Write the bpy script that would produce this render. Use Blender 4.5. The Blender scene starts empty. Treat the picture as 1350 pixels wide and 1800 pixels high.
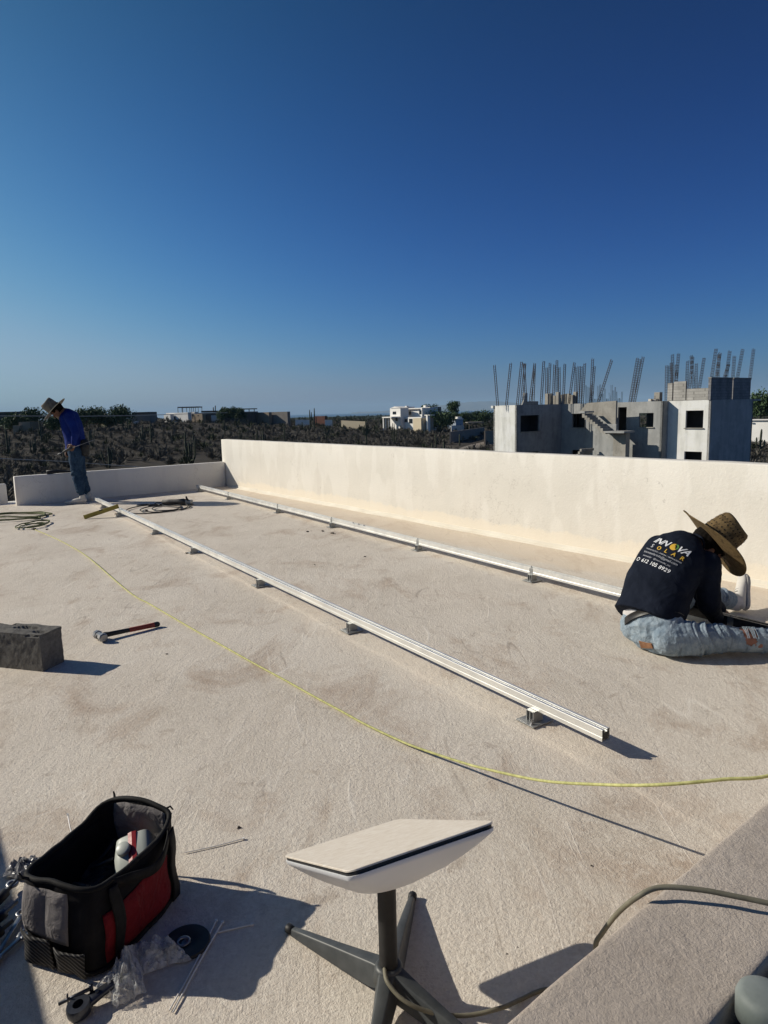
import bpy, bmesh, math, random
import numpy as np
from mathutils import Vector, Matrix, noise
from mathutils.bvhtree import BVHTree
PI = math.pi; R = math.radians
scene = bpy.context.scene
col = scene.collection
rnd = random.Random(7)

# ---------------------------------------------------------------- camera
CAM_H = 1.3
FPX = 1200.0
u_ = Vector((-.025, 1, .1467)).normalized()
f_ = Vector((0, 0, -1)); f_ = (f_ - f_.dot(u_) * u_).normalized()
r_ = f_.cross(u_)
CM = Matrix((r_, f_, u_))                       # camera axes -> world
cam = bpy.data.cameras.new('camera'); cam.sensor_fit = 'VERTICAL'; cam.sensor_height = 36; cam.sensor_width = 27
cam.lens = 24; cam.clip_start = .05; cam.clip_end = 60000
camo = bpy.data.objects.new('camera', cam); col.objects.link(camo)
camo.matrix_world = Matrix.Translation((0, 0, CAM_H)) @ CM.to_4x4()
scene.camera = camo

# ---------------------------------------------------------------- sky, sun, exposure
SUN_AZ, SUN_EL = 167.5, 30.0
# per channel of the clear sky: power, gain, gain with height, cap
SKYFIT = ((2.5, -6.0, 1.5, .32, -1.5), (2.1, -5.02, 1.0, .50, -.75), (1.3, -2.84, -1.40, .66, -.42))
w = bpy.data.worlds.new('World'); scene.world = w; w.use_nodes = True
wn = w.node_tree.nodes; wl = w.node_tree.links
sky = wn.new('ShaderNodeTexSky'); sky.sky_type = 'NISHITA'; sky.sun_disc = False
sky.sun_elevation = R(SUN_EL); sky.sun_rotation = R(90 - SUN_AZ) % (2 * PI)
sky.altitude = 0; sky.air_density = 1.15; sky.dust_density = .35; sky.ozone_density = 3.2
# grade of the clear sky: deeper blue overhead and away from the sun, pale blue at the horizon
bg = wn['Background']; bg.inputs[1].default_value = .05
geo = wn.new('ShaderNodeTexCoord'); sxyz = wn.new('ShaderNodeSeparateXYZ'); wl.new(geo.outputs['Generated'], sxyz.inputs[0])
srgb = wn.new('ShaderNodeSeparateColor'); wl.new(sky.outputs[0], srgb.inputs[0]); crgb = wn.new('ShaderNodeCombineColor')
def wm(op, a, b):
    q = wn.new('ShaderNodeMath'); q.operation = op
    for i, x in ((0, a), (1, b)):
        if isinstance(x, bpy.types.NodeSocket): wl.new(x, q.inputs[i])
        else: q.inputs[i].default_value = x
    return q.outputs[0]
zc = wm('MAXIMUM', wm('MINIMUM', sxyz.outputs[2], .5), 0.0)
xc = wm('MAXIMUM', wm('MINIMUM', sxyz.outputs[0], .6), -.6)
for ch, (gm, b0, cz, cap, cx) in enumerate(SKYFIT):
    p = wm('POWER', wm('MAXIMUM', srgb.outputs[ch], .001), gm)
    v = wm('MULTIPLY', p, wm('EXPONENT', wm('ADD', wm('ADD', wm('MULTIPLY', zc, cz), wm('MULTIPLY', xc, cx)), b0), 0.0))
    soft = wm('POWER', wm('ADD', wm('POWER', wm('MULTIPLY', v, 1 / cap), 3.0), 1.0), -1 / 3)     # eases towards the cap near the sun
    v = wm('MULTIPLY', wm('MULTIPLY', v, soft), 20.0); wl.new(v, crgb.inputs[ch])
wl.new(crgb.outputs[0], bg.inputs[0])
sun = bpy.data.lights.new('sun', 'SUN'); sun.energy = 4.7; sun.angle = R(.5); sun.color = (1, .925, .80)
suno = bpy.data.objects.new('sun', sun); col.objects.link(suno)
SD = Vector((math.cos(R(SUN_AZ)) * math.cos(R(SUN_EL)), math.sin(R(SUN_AZ)) * math.cos(R(SUN_EL)), math.sin(R(SUN_EL))))
suno.rotation_euler = SD.to_track_quat('Z', 'Y').to_euler()
suno.location = (-8, 4, 9)
vs = scene.view_settings
scene.display_settings.display_device = 'sRGB'
vs.view_transform = 'Standard'; vs.look = 'None'; vs.gamma = 1; vs.exposure = 0.0

# ---------------------------------------------------------------- helpers
def V(*a): return Vector(a)
def ray(px, py): return CM @ Vector((px - 675, 900 - py, -FPX))
def G(px, py, z=0.0):
    "point of the level z seen at a pixel of the 1350x1800 photograph"
    d = ray(px, py); return Vector((0, 0, CAM_H)) + d * ((z - CAM_H) / d.z)
def D(px, py, y):
    "point at forward distance y"
    d = ray(px, py); return Vector((0, 0, CAM_H)) + d * (y / d.y)
def px_m(y): return FPX / y
A1 = R(-54.7)
e1 = Vector((math.cos(A1), math.sin(A1), 0)); e2 = Vector((-e1.y, e1.x, 0)); ez = Vector((0, 0, 1))

def tag(o, label=None, cat=None, group=None, kind=None):
    if label: o['label'] = label
    if cat: o['category'] = cat
    if group: o['group'] = group
    if kind: o['kind'] = kind
    return o
def empty(name, loc=(0, 0, 0), rz=0):
    o = bpy.data.objects.new(name, None); col.objects.link(o); o.location = loc; o.rotation_euler = (0, 0, rz)
    o.empty_display_size = .2
    return o
def thing(name, loc, label, cat, group=None, rz=0): return tag(empty(name, loc, rz), label, cat, group)
def copy_tree(o, parent=None):
    c = o.copy(); col.objects.link(c)
    if parent: c.parent = parent
    for ch in [x for x in bpy.data.objects if x.parent == o]: copy_tree(ch, c)
    return c

class MB:
    def __init__(s): s.v = []; s.f = []
    def add(s, vs_, fs):
        n = len(s.v); s.v += [Vector(p) for p in vs_]; s.f += [tuple(i + n for i in f) for f in fs]; return s
    def box(s, c, size, X=V(1, 0, 0), Y=V(0, 1, 0), Z=V(0, 0, 1)):
        c = Vector(c); a, b, h = [q / 2 for q in size]
        P = [c + X * (i * a) + Y * (j * b) + Z * (k * h) for k in (-1, 1) for i, j in ((-1, -1), (1, -1), (1, 1), (-1, 1))]
        return s.add(P, [(3, 2, 1, 0), (4, 5, 6, 7), (0, 1, 5, 4), (1, 2, 6, 5), (2, 3, 7, 6), (3, 0, 4, 7)])
    def prism(s, poly, z0, z1):
        n = len(poly)
        P = [Vector((p[0], p[1], z0)) for p in poly] + [Vector((p[0], p[1], z1)) for p in poly]
        return s.add(P, [tuple(range(n - 1, -1, -1)), tuple(range(n, 2 * n))] + [(i, (i + 1) % n, n + (i + 1) % n, n + i) for i in range(n)])
    def ring(s, c, X, Y, a, b, n, pw=2.0):
        out = []
        for i in range(n):
            t = 2 * PI * i / n; ct, st = math.cos(t), math.sin(t)
            if pw != 2: ct = math.copysign(abs(ct) ** (2 / pw), ct); st = math.copysign(abs(st) ** (2 / pw), st)
            out.append(Vector(c) + X * (a * ct) + Y * (b * st))
        return out
    def skin(s, rings, cap=True):
        n = len(rings[0]); base = len(s.v)
        for r in rings: s.v += r
        for k in range(len(rings) - 1):
            for i in range(n):
                a = base + k * n + i; b = base + k * n + (i + 1) % n
                s.f.append((a, b, b + n, a + n))
        if cap:
            s.f.append(tuple(base + i for i in range(n - 1, -1, -1)))
            s.f.append(tuple(base + (len(rings) - 1) * n + i for i in range(n)))
        return s
    def tube(s, pts, r, n=8, side=None, cap=True):
        pts = [Vector(p) for p in pts]; rings = []
        rs = r if isinstance(r, (list, tuple)) else [r] * len(pts)
        up = side
        for i, p in enumerate(pts):
            d = (pts[min(i + 1, len(pts) - 1)] - pts[max(i - 1, 0)]).normalized()
            if up is None: up = V(0, 0, 1) if abs(d.z) < .9 else V(1, 0, 0)
            X = (up - d * up.dot(d))
            if X.length < 1e-5: X = d.orthogonal()
            X.normalize(); Y = d.cross(X); up = X
            rings.append(s.ring(p, X, Y, rs[i], rs[i], n))
        return s.skin(rings, cap)
    def lathe(s, prof, c=(0, 0, 0), X=V(1, 0, 0), Y=V(0, 1, 0), Z=V(0, 0, 1), n=24, fn=None, cap=True):
        c = Vector(c); rings = []
        for k, (r, z) in enumerate(prof):
            rr = []
            for i in range(n):
                t = 2 * PI * i / n; q, h = (r, z) if fn is None else fn(r, z, t)
                rr.append(c + X * (q * math.cos(t)) + Y * (q * math.sin(t)) + Z * h)
            rings.append(rr)
        return s.skin(rings, cap)
    def loft(s, pts, side, n=16, dome=True, pw=2.0):
        "pts: (centre, half-width along side, half-depth)"
        P = [(Vector(p), a, b) for p, a, b in pts]; rings = []
        def frame(i):
            d = (P[min(i + 1, len(P) - 1)][0] - P[max(i - 1, 0)][0]).normalized()
            sv = side[i] if isinstance(side, list) else side
            X = (sv - d * sv.dot(d)).normalized(); return d, X, d.cross(X)
        d, X, Y = frame(0); p, a, b = P[0]
        if dome:
            for q in (.97, .8, .45): rings.append(s.ring(p - d * (min(a, b) * q), X, Y, a * math.sqrt(1 - q * q), b * math.sqrt(1 - q * q), n, pw))
        for i in range(len(P)):
            d, X, Y = frame(i); rings.append(s.ring(P[i][0], X, Y, P[i][1], P[i][2], n, pw))
        if dome:
            p, a, b = P[-1]
            for q in (.45, .8, .97): rings.append(s.ring(p + d * (min(a, b) * q), X, Y, a * math.sqrt(1 - q * q), b * math.sqrt(1 - q * q), n, pw))
        return s.skin(rings)
    def ball(s, c, r, X=V(1, 0, 0), Y=V(0, 1, 0), Z=V(0, 0, 1), n=14):
        if not isinstance(r, (tuple, list)): r = (r, r, r)
        c = Vector(c); rings = []
        for k in range(1, n):
            a = PI * k / n
            rings.append([c + X * (r[0] * math.sin(a) * math.cos(t)) + Y * (r[1] * math.sin(a) * math.sin(t)) - Z * (r[2] * math.cos(a)) for t in [2 * PI * i / n for i in range(n)]])
        return s.skin(rings)
    def build(s, name, m, parent=None, smooth=False, bevel=0, bseg=2, loc=None, vg=None):
        me = bpy.data.meshes.new(name); me.from_pydata([tuple(p) for p in s.v], [], s.f); me.update()
        bm = bmesh.new(); bm.from_mesh(me); bmesh.ops.recalc_face_normals(bm, faces=bm.faces)
        if bevel:
            ed = [e for e in bm.edges if len(e.link_faces) == 2 and e.calc_face_angle(0) > .5]
            bmesh.ops.bevel(bm, geom=ed, offset=bevel, segments=bseg, profile=.6, affect='EDGES', clamp_overlap=True)
        if loc is not None:
            for q in bm.verts: q.co -= Vector(loc)
        bm.to_mesh(me); bm.free()
        if smooth:
            for p in me.polygons: p.use_smooth = True
        if m: me.materials.append(m)
        o = bpy.data.objects.new(name, me); col.objects.link(o)
        if loc is not None: o.location = loc
        if parent: o.parent = parent
        return o

def auto_smooth(o, ang=35):
    bm = bmesh.new(); bm.from_mesh(o.data)
    for f in bm.faces: f.smooth = True
    for e in bm.edges:
        if len(e.link_faces) == 2 and e.calc_face_angle(0) > R(ang): e.smooth = False
    bm.to_mesh(o.data); bm.free(); return o
def world_child(o, parent):
    "keep a mesh built in world coordinates where it is under an Empty that is only moved"
    bpy.context.view_layer.update()
    o.parent = parent; o.matrix_parent_inverse = parent.matrix_world.inverted(); return o
def origin_to(o, p):
    p = Vector(p)
    o.data.transform(Matrix.Translation(-p)); o.location = p; return o
def remesh(o, vox, it=3, fac=.5):
    md = o.modifiers.new('r', 'REMESH'); md.mode = 'VOXEL'; md.voxel_size = vox; md.use_smooth_shade = True
    if it:
        ms = o.modifiers.new('s', 'SMOOTH'); ms.iterations = it; ms.factor = fac
    bpy.context.view_layer.update()
    dg = bpy.context.evaluated_depsgraph_get(); me = bpy.data.meshes.new_from_object(o.evaluated_get(dg), depsgraph=dg)
    mats = [m for m in o.data.materials]
    o.modifiers.clear(); o.data = me; me.materials.clear()
    for m in mats: me.materials.append(m)
    for p in me.polygons: p.use_smooth = True; p.material_index = 0
    return o
def displace(o, fn):
    me = o.data; me.update(); nn = [v.normal.copy() for v in me.vertices]
    for v, n in zip(me.vertices, nn): v.co += n * fn(v.co)
    me.update()

# ---------------------------------------------------------------- materials
def mat(name, colr, rough=.7, metal=0, spec=.4):
    m = bpy.data.materials.new(name); m.use_nodes = True; b = m.node_tree.nodes['Principled BSDF']
    b.inputs['Base Color'].default_value = (*colr, 1); b.inputs['Roughness'].default_value = rough
    b.inputs['Metallic'].default_value = metal; b.inputs['Specular IOR Level'].default_value = spec
    return m
class NT:
    def __init__(s, m): s.m = m; s.t = m.node_tree; s.b = s.t.nodes['Principled BSDF']; s.tc = s.t.nodes.new('ShaderNodeTexCoord')
    def n(s, t, **k):
        q = s.t.nodes.new(t)
        for a, b in k.items():
            if a in q.inputs: s.put(q.inputs[a], b)
            else: setattr(q, a, b)
        return q
    def put(s, i, v):
        if isinstance(v, bpy.types.NodeSocket): s.t.links.new(v, i)
        else:
            if isinstance(v, tuple) and len(v) == 3 and i.type == 'RGBA': v = (*v, 1)
            i.default_value = v
    def map(s, sc=(1, 1, 1), rot=(0, 0, 0), loc=(0, 0, 0), src='Object'):
        q = s.t.nodes.new('ShaderNodeMapping'); s.t.links.new(s.tc.outputs[src], q.inputs[0])
        q.inputs['Scale'].default_value = sc; q.inputs['Rotation'].default_value = rot; q.inputs['Location'].default_value = loc
        return q.outputs[0]
    def noise(s, scale, detail=4, rough=.55, vec=None, dist=0):
        q = s.n('ShaderNodeTexNoise', Scale=scale, Detail=detail, Roughness=rough, Distortion=dist)
        s.t.links.new(vec or s.tc.outputs['Object'], q.inputs['Vector']); return q.outputs['Fac']
    def ramp(s, fac, stops):
        q = s.t.nodes.new('ShaderNodeValToRGB'); s.t.links.new(fac, q.inputs[0]); e = q.color_ramp.elements
        while len(e) > 1: e.remove(e[-1])
        for k, (p, c) in enumerate(stops):
            x = e[0] if k == 0 else e.new(p); x.position = p; x.color = (*c, 1) if isinstance(c, tuple) else (c, c, c, 1)
        return q.outputs[0]
    def mix(s, f, a, b, mode='MIX'):
        q = s.t.nodes.new('ShaderNodeMix'); q.data_type = 'RGBA'; q.blend_type = mode
        s.put(q.inputs[0], f); s.put(q.inputs[6], a); s.put(q.inputs[7], b); return q.outputs[2]
    def math(s, op, a, b=0.0, c=0.0):
        q = s.t.nodes.new('ShaderNodeMath'); q.operation = op; s.put(q.inputs[0], a); s.put(q.inputs[1], b); s.put(q.inputs[2], c); return q.outputs[0]
    def bump(s, h, st=.3, dist=.01, nrm=None):
        q = s.n('ShaderNodeBump', Strength=st, Distance=dist, Height=h)
        if nrm: s.t.links.new(nrm, q.inputs['Normal'])
        return q.outputs[0]
    def col(s, c): s.put(s.b.inputs['Base Color'], c)
    def nrm(s, x): s.t.links.new(x, s.b.inputs['Normal'])
    def rough(s, x): s.put(s.b.inputs['Roughness'], x)

def m_noisy(name, c1, c2, scale=8, rough=.8, bump=.2, bscale=60, bdist=.004, metal=0, detail=5, spec=.35):
    m = mat(name, c1, rough, metal, spec); t = NT(m)
    t.col(t.ramp(t.noise(scale, detail), [(.3, c1), (.7, c2)]))
    if bump: t.nrm(t.bump(t.noise(bscale, 4), bump, bdist))
    return m

# plastered roof
def m_roof():
    m = mat('trowelled_plaster', (.5, .44, .37), .85, 0, .25); t = NT(m)
    st = t.map(rot=(0, 0, -R(-57.5)))                       # x runs along the rails
    warp = t.noise(1.3, 3, .5, st)
    base = t.ramp(t.noise(.9, 6, .62, st), [(.28, (.54, .475, .39)), (.5, (.655, .59, .50)), (.72, (.76, .70, .605))])
    swirl = t.noise(5.5, 8, .68, t.map((1, .45, 1), rot=(0, 0, R(25))), 1.6)
    c = t.mix(t.ramp(swirl, [(.38, 0.0), (.62, .60)]), base, (.72, .65, .56))
    dark = t.ramp(t.noise(2.1, 7, .7, t.map((1, .6, 1), rot=(0, 0, R(-30)), loc=(3, 1, 0)), .8), [(.52, 0.0), (.70, .75)])
    c = t.mix(dark, c, (.40, .295, .215))
    spots = t.ramp(t.noise(7, 5, .7, t.map(loc=(2, 7, 1)), .5), [(.60, 0.0), (.70, .5)])
    c = t.mix(spots, c, (.33, .26, .20))
    fine = t.noise(85, 5, .7)
    c = t.mix(t.ramp(fine, [(.45, 0.0), (.68, .42)]), c, (.44, .37, .30))
    straw = t.noise(42, 5, .7, t.map(loc=(6, 6, 0)), .9); straw2 = t.noise(36, 5, .7, t.map(loc=(1, 6, 4)), .9)
    c = t.mix(t.ramp(straw, [(.52, 0.0), (.66, .50)]), c, (.80, .74, .64)); c = t.mix(t.ramp(straw2, [(.57, 0.0), (.70, .30)]), c, (.40, .35, .28))
    # thin pale trowel ridges and dark hairlines
    def lines(sc, rot, w, loc, dist=.25):
        n = t.noise(sc, 2, .4, t.map((1, .12, 1), rot=(0, 0, R(rot)), loc=loc), dist)
        d = t.math('ABSOLUTE', t.math('SUBTRACT', n, .5))
        l = t.math('SUBTRACT', 1.0, t.math('MINIMUM', t.math('DIVIDE', d, w), 1.0))
        mk = t.ramp(t.noise(2.3, 3, .5, t.map(loc=(loc[1], loc[0], 3))), [(.50, 0.0), (.66, 1.0)])
        return t.math('MULTIPLY', l, mk)
    l1 = lines(3.0, 28, .004, (5, 2, 0)); l2 = lines(2.6, -48, .0035, (1, 9, 0)); l3 = lines(3.6, 75, .004, (8, 4, 0), .5)
    c = t.mix(t.math('MULTIPLY', l1, .75), c, (.82, .76, .67)); c = t.mix(t.math('MULTIPLY', l3, .65), c, (.80, .74, .65))
    c = t.mix(t.math('MULTIPLY', l2, .6), c, (.27, .22, .18))
    l4 = lines(1.7, 8, .0028, (2, 5, 0), .6); l5 = lines(2.2, -20, .0026, (7, 7, 0), .5)
    c = t.mix(t.math('MULTIPLY', l4, .8), c, (.80, .74, .65)); c = t.mix(t.math('MULTIPLY', l5, .65), c, (.30, .25, .20))
    # pale seam of fresh plaster beside the first rail (straight in the roof)
    sep = t.n('ShaderNodeSeparateXYZ', Vector=st)
    a = G(225, 918); b = G(1044, 1336); ang = R(57.5)
    yy = [p.x * math.sin(ang) + p.y * math.cos(ang) for p in (a, b)]; y0 = sum(yy) / 2
    wob = t.math('MULTIPLY', t.math('SUBTRACT', warp, .5), .10)
    d = t.math('ABSOLUTE', t.math('ADD', t.math('SUBTRACT', sep.outputs[1], y0), wob))
    s1 = t.math('SUBTRACT', 1.0, t.math('MINIMUM', t.math('DIVIDE', d, .035), 1.0))
    s2 = t.math('SUBTRACT', 1.0, t.math('MINIMUM', t.math('DIVIDE', d, .16), 1.0))
    brk = t.ramp(t.noise(3.2, 4, .6, st), [(.36, 0.0), (.6, 1.0)])
    c = t.mix(t.math('MULTIPLY', t.math('MULTIPLY', s1, brk), .75), c, (.80, .72, .60))
    c = t.mix(t.math('MULTIPLY', t.math('MULTIPLY', s2, brk), .35), c, (.74, .62, .50))
    # peach coat along the wall
    wst = t.n('ShaderNodeSeparateXYZ', Vector=t.map(rot=(0, 0, -A1)))
    wy = WALL_T
    g = t.math('ADD', t.math('SUBTRACT', wst.outputs[1], wy - .62), t.math('MULTIPLY', t.math('SUBTRACT', t.noise(1.1, 5, .65, st), .5), .5))
    c = t.mix(t.math('MULTIPLY', t.ramp(g, [(.0, 0.0), (.10, 1.0)]), .5), c, (.70, .58, .44))
    t.col(c)
    h = t.math('ADD', t.math('MULTIPLY', fine, .8), t.math('MULTIPLY', t.noise(220, 3, .6), .5))
    h = t.math('ADD', h, t.math('MULTIPLY', swirl, 1.1)); h = t.math('ADD', h, t.math('MULTIPLY', t.math('ADD', l1, l3), .18))
    h = t.math('ADD', h, t.math('MULTIPLY', s1, .4)); h = t.math('ADD', h, t.math('MULTIPLY', t.math('ADD', straw, straw2), .55))
    nb = t.bump(h, .7, .0065)
    big = t.noise(1.6, 4, .5, t.map((1, .5, 1), rot=(0, 0, R(20))))
    t.nrm(t.bump(big, .35, .035, nb))
    return m
def m_wall(name='painted_render', c1=(.73, .69, .615), c2=(.665, .63, .56), low=(.82, .74, .61), zlow=.13, bs=1.0):
    m = mat(name, c1, .85, 0, .25); t = NT(m)
    c = t.ramp(t.noise(1.7, 6, .65), [(.3, c2), (.7, c1)])
    patch = t.ramp(t.noise(3.1, 3, .5, t.map((1, 1, .35), loc=(4, 4, 1))), [(.52, 0.0), (.56, .45)])
    c = t.mix(patch, c, (.79, .755, .685)); crk = t.math('ABSOLUTE', t.math('SUBTRACT', t.noise(1.9, 6, .62, t.map(loc=(9, 1, 2))), .5)); c = t.mix(t.math('MULTIPLY', t.ramp(crk, [(0.0, 1.0), (.004, 0.0)]), t.ramp(t.noise(.8, 2), [(.45, 0.0), (.6, .6)])), c, (.40, .36, .31)); chips = t.ramp(t.noise(16, 4, .7), [(.66, 0.0), (.70, .6)]); c = t.mix(chips, c, (.50, .47, .42))
    st = t.ramp(t.noise(5, 5, .7, t.map((1, 1, .10))), [(.55, 0.0), (.8, .35)])
    c = t.mix(st, c, (.58, .52, .45))
    sp = t.n('ShaderNodeSeparateXYZ', Vector=t.tc.outputs['Object'])
    if zlow:
        zz = t.math('ADD', sp.outputs[2], t.math('MULTIPLY', t.math('SUBTRACT', t.noise(1.6, 7, .75), .5), .30))
        c = t.mix(t.ramp(zz, [(0, .8), (zlow, .6), (zlow + .03, 0.0)]), c, low)
    t.col(c)
    h = t.math('ADD', t.noise(45, 5, .65), t.math('MULTIPLY', t.noise(7, 4, .6), .9))
    t.nrm(t.bump(h, .45 * bs, .006)); return m
def m_concrete(name, c1, c2, joints=None, scale=3, bump=.4):
    m = mat(name, c1, .9, 0, .2); t = NT(m)
    c = t.ramp(t.noise(scale, 7, .65), [(.3, c1), (.7, c2)])
    st = t.ramp(t.noise(1.5, 5, .7, t.map((1, 1, .12))), [(.46, 0.0), (.72, .7)])
    c = t.mix(st, c, tuple(q * .6 for q in c1)); c = t.mix(t.ramp(t.noise(.9, 6, .75, t.map(loc=(3, 8, 2))), [(.5, 0.0), (.56, .35)]), c, tuple(min(q * 1.2, .85) for q in c2))
    h = t.noise(scale * 14, 5)
    if joints:
        br = t.n('ShaderNodeTexBrick', Scale=1.0, offset=.5); br.inputs['Mortar Size'].default_value = .014
        br.inputs['Brick Width'].default_value = joints[0]; br.inputs['Row Height'].default_value = joints[1]
        br.inputs['Color1'].default_value = (.86, .86, .86, 1); br.inputs['Color2'].default_value = (1.08, 1.08, 1.08, 1); br.inputs['Mortar'].default_value = (.66, .66, .66, 1)
        # lay the courses on upright faces: (along the wall, height)
        sp = t.n('ShaderNodeSeparateXYZ', Vector=t.tc.outputs['Object'])
        cb = t.n('ShaderNodeCombineXYZ', X=t.math('ADD', sp.outputs[0], sp.outputs[1]), Y=sp.outputs[2]); t.t.links.new(cb.outputs[0], br.inputs['Vector'])
        c = t.mix(1.0, c, br.outputs[0], 'MULTIPLY'); h = t.math('ADD', h, t.math('MULTIPLY', br.outputs['Fac'], -1.2))
    t.col(c); t.nrm(t.bump(h, bump, .01)); return m
def m_fabric(name, c1, c2, sc=14, wave=600, rough=.9, bump=.4, folds=None):
    m = mat(name, c1, rough, 0, .15); t = NT(m)
    c = t.ramp(t.noise(sc, 6, .65), [(.32, c1), (.7, c2)])
    t.col(c); h = t.noise(wave, 2)
    nb = t.bump(h, bump, .001)
    if folds: nb = t.bump(t.noise(folds, 3, .5, t.map((1, 1, 1)), 1.0), .55, .02, nb)
    t.nrm(nb); return m

MT = {}
# ---------------------------------------------------------------- the roof terrace and its walls
W0 = G(407, 856)                                   # far corner of the long wall, at the roof
def ST(p): p = Vector(p); return p.dot(e1), p.dot(e2)
def FR(s, t, z=0): return e1 * s + e2 * t + ez * z
S0, WALL_T = ST(W0)
SL = ST(V(.145, .839, 0))[0]                       # inner face of the low wall by the camera
LT = ST(V(-2.1, 1.47, 0))[1]                       # line of the parapet left of the camera
GROUND = -6.5
MT['roof'] = m_roof(); MT['wall'] = m_wall(); MT['parapet'] = m_wall('parapet_render', (.77, .74, .69), (.70, .67, .62), zlow=0)
MT['ledge'] = None
def m_ledge():
    m = mat('rough_render', (.5, .44, .38), .9, 0, .2); t = NT(m)
    c = t.ramp(t.noise(3, 6, .65), [(.3, (.44, .375, .315)), (.7, (.56, .49, .42))])
    c = t.mix(t.ramp(t.noise(38, 6, .75), [(.45, 0.0), (.75, .5)]), c, (.34, .29, .24)); c = t.mix(t.ramp(t.noise(9, 6, .7, t.map(loc=(4, 4, 4))), [(.55, 0.0), (.68, .4)]), c, (.36, .30, .245)); t.col(c)
    h = t.math('ADD', t.noise(130, 6, .75), t.math('MULTIPLY', t.noise(48, 4, .65, None, .2), .9))
    t.nrm(t.bump(h, .8, .0055)); return m
MT['ledge'] = m_ledge()
def slab(s0, s1, t0, t1, z0, z1): return [FR(s0, t0, z0), FR(s1, t0, z0), FR(s1, t1, z0), FR(s0, t1, z0)]
def frbox(mb, s0, s1, t0, t1, z0, z1):
    return mb.box(FR((s0 + s1) / 2, (t0 + t1) / 2, (z0 + z1) / 2), (s1 - s0, t1 - t0, z1 - z0), e1, e2, ez)
far_t = ST(G(23.7, 885)); S_FAR = S0 - .02
# roof: one gridded sheet with slight undulation
def roof_terrace():
    mb = MB(); s_a, s_b, t_a, t_b = S_FAR - .32, SL + 6.5, LT - .15, WALL_T + .25
    ns, nt = 150, 70
    for i in range(ns + 1):
        for j in range(nt + 1):
            p = FR(s_a + (s_b - s_a) * i / ns, t_a + (t_b - t_a) * j / nt)
            mb.v.append(V(p.x, p.y, .006 * (noise.noise(p * .9) - .3)))
    for i in range(ns):
        for j in range(nt):
            a = i * (nt + 1) + j; mb.f.append((a, a + nt + 1, a + nt + 2, a + 1))
    o = mb.build('roof_terrace', MT['roof'], smooth=True); tag(o, kind='structure')
    return o
roof_terrace()
hb = MB(); frbox(hb, S_FAR - .14, SL + 6.4, LT - .14, WALL_T + .24, GROUND - .4, -.03)
tag(hb.build('house_under_terrace', MT['parapet']), 'white house body below the roof terrace', 'building')

def wavy_wall(name, s0, s1, t0, t1, z1, m, label, ds=.12, amp=.004, z0=-.02, bev=.012, cat='wall'):
    "render coated wall: gridded box with slightly uneven faces and rounded arrises"
    mb = MB(); frbox(mb, s0, s1, t0, t1, z0, z1)
    o = mb.build(name, m)
    bm = bmesh.new(); bm.from_mesh(o.data)
    bmesh.ops.bevel(bm, geom=list(bm.edges), offset=bev, segments=2, profile=.5, affect='EDGES')
    for ax, lo, hi in ((e1, s0, s1), (e2, t0, t1), (ez, z0, z1)):
        n = int((hi - lo) / ds)
        for k in range(1, n):
            g = list(bm.verts) + list(bm.edges) + list(bm.faces)
            bmesh.ops.bisect_plane(bm, geom=g, plane_co=ax * (lo + (hi - lo) * k / n), plane_no=ax)
    bm.normal_update()
    for v in bm.verts: v.co += v.normal * (amp * noise.noise(v.co * 2.1) + amp * .6 * noise.noise(v.co * 9))
    for f in bm.faces: f.smooth = True
    bm.to_mesh(o.data); bm.free(); tag(o, label, cat); return o
WH = .868
wavy_wall('parapet_wall', S0 - .38, SL + 3.0, WALL_T, WALL_T + .14, WH, MT['wall'], 'long cream rendered parapet wall running along the right side of the roof', ds=.25)
# cove of fresh mortar at the foot of the long wall
mb = MB(); n = 170
rings = []
for i in range(n + 1):
    s = S0 + .03 + (SL + 2.9 - S0) * i / n
    wz = .035 + .012 * noise.noise(V(s * 1.7, 0, 0)); wt = .06 + .022 * noise.noise(V(s * 1.3, 5, 0)) + .008 * noise.noise(V(s * 7, 5, 0))
    prof = [(.03, -.01), (-wt, -.008), (-wt, .004), (-wt * .55, .010), (-wt * .22, wz * .4), (-.012, wz), (.03, wz + .01)]
    rings.append([FR(s, WALL_T + a, b) for a, b in prof])
mb.skin(rings)
MT['cove'] = m_noisy('mortar_cove', (.66, .60, .49), (.76, .71, .60), 3, .85, .4, 50, .005)
tag(mb.build('mortar_cove', MT['cove'], smooth=True), 'pale yellow mortar cove along the foot of the long wall', 'mortar cove')
tA = far_t[1]
fp = wavy_wall('parapet_wall', S_FAR - .13, S_FAR, tA, WALL_T - .004, .452, MT['parapet'], 'low white parapet at the far end of the roof, in shade behind the standing man', ds=.2)
for v in fp.data.vertices: v.co -= e1 * (.22 * (v.co.dot(e2) - tA) / (WALL_T - tA))
wavy_wall('parapet_wall', S_FAR - .75, S_FAR - .62, LT - .1, tA - .05, .30, MT['parapet'], 'lowest white parapet piece at the far left edge of the roof', ds=.2)
wavy_wall('parapet_wall', S_FAR - .5, SL + 6, LT - .14, LT, .868, MT['wall'], 'parapet wall left of the camera whose shade falls beside the tool bag', ds=.3)
frbox(MB(), S_FAR - .9, S_FAR - .16, LT - .14, tA + .2, -.3, -.012).build('roof_step', MT['parapet'])['kind'] = 'structure'
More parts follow.
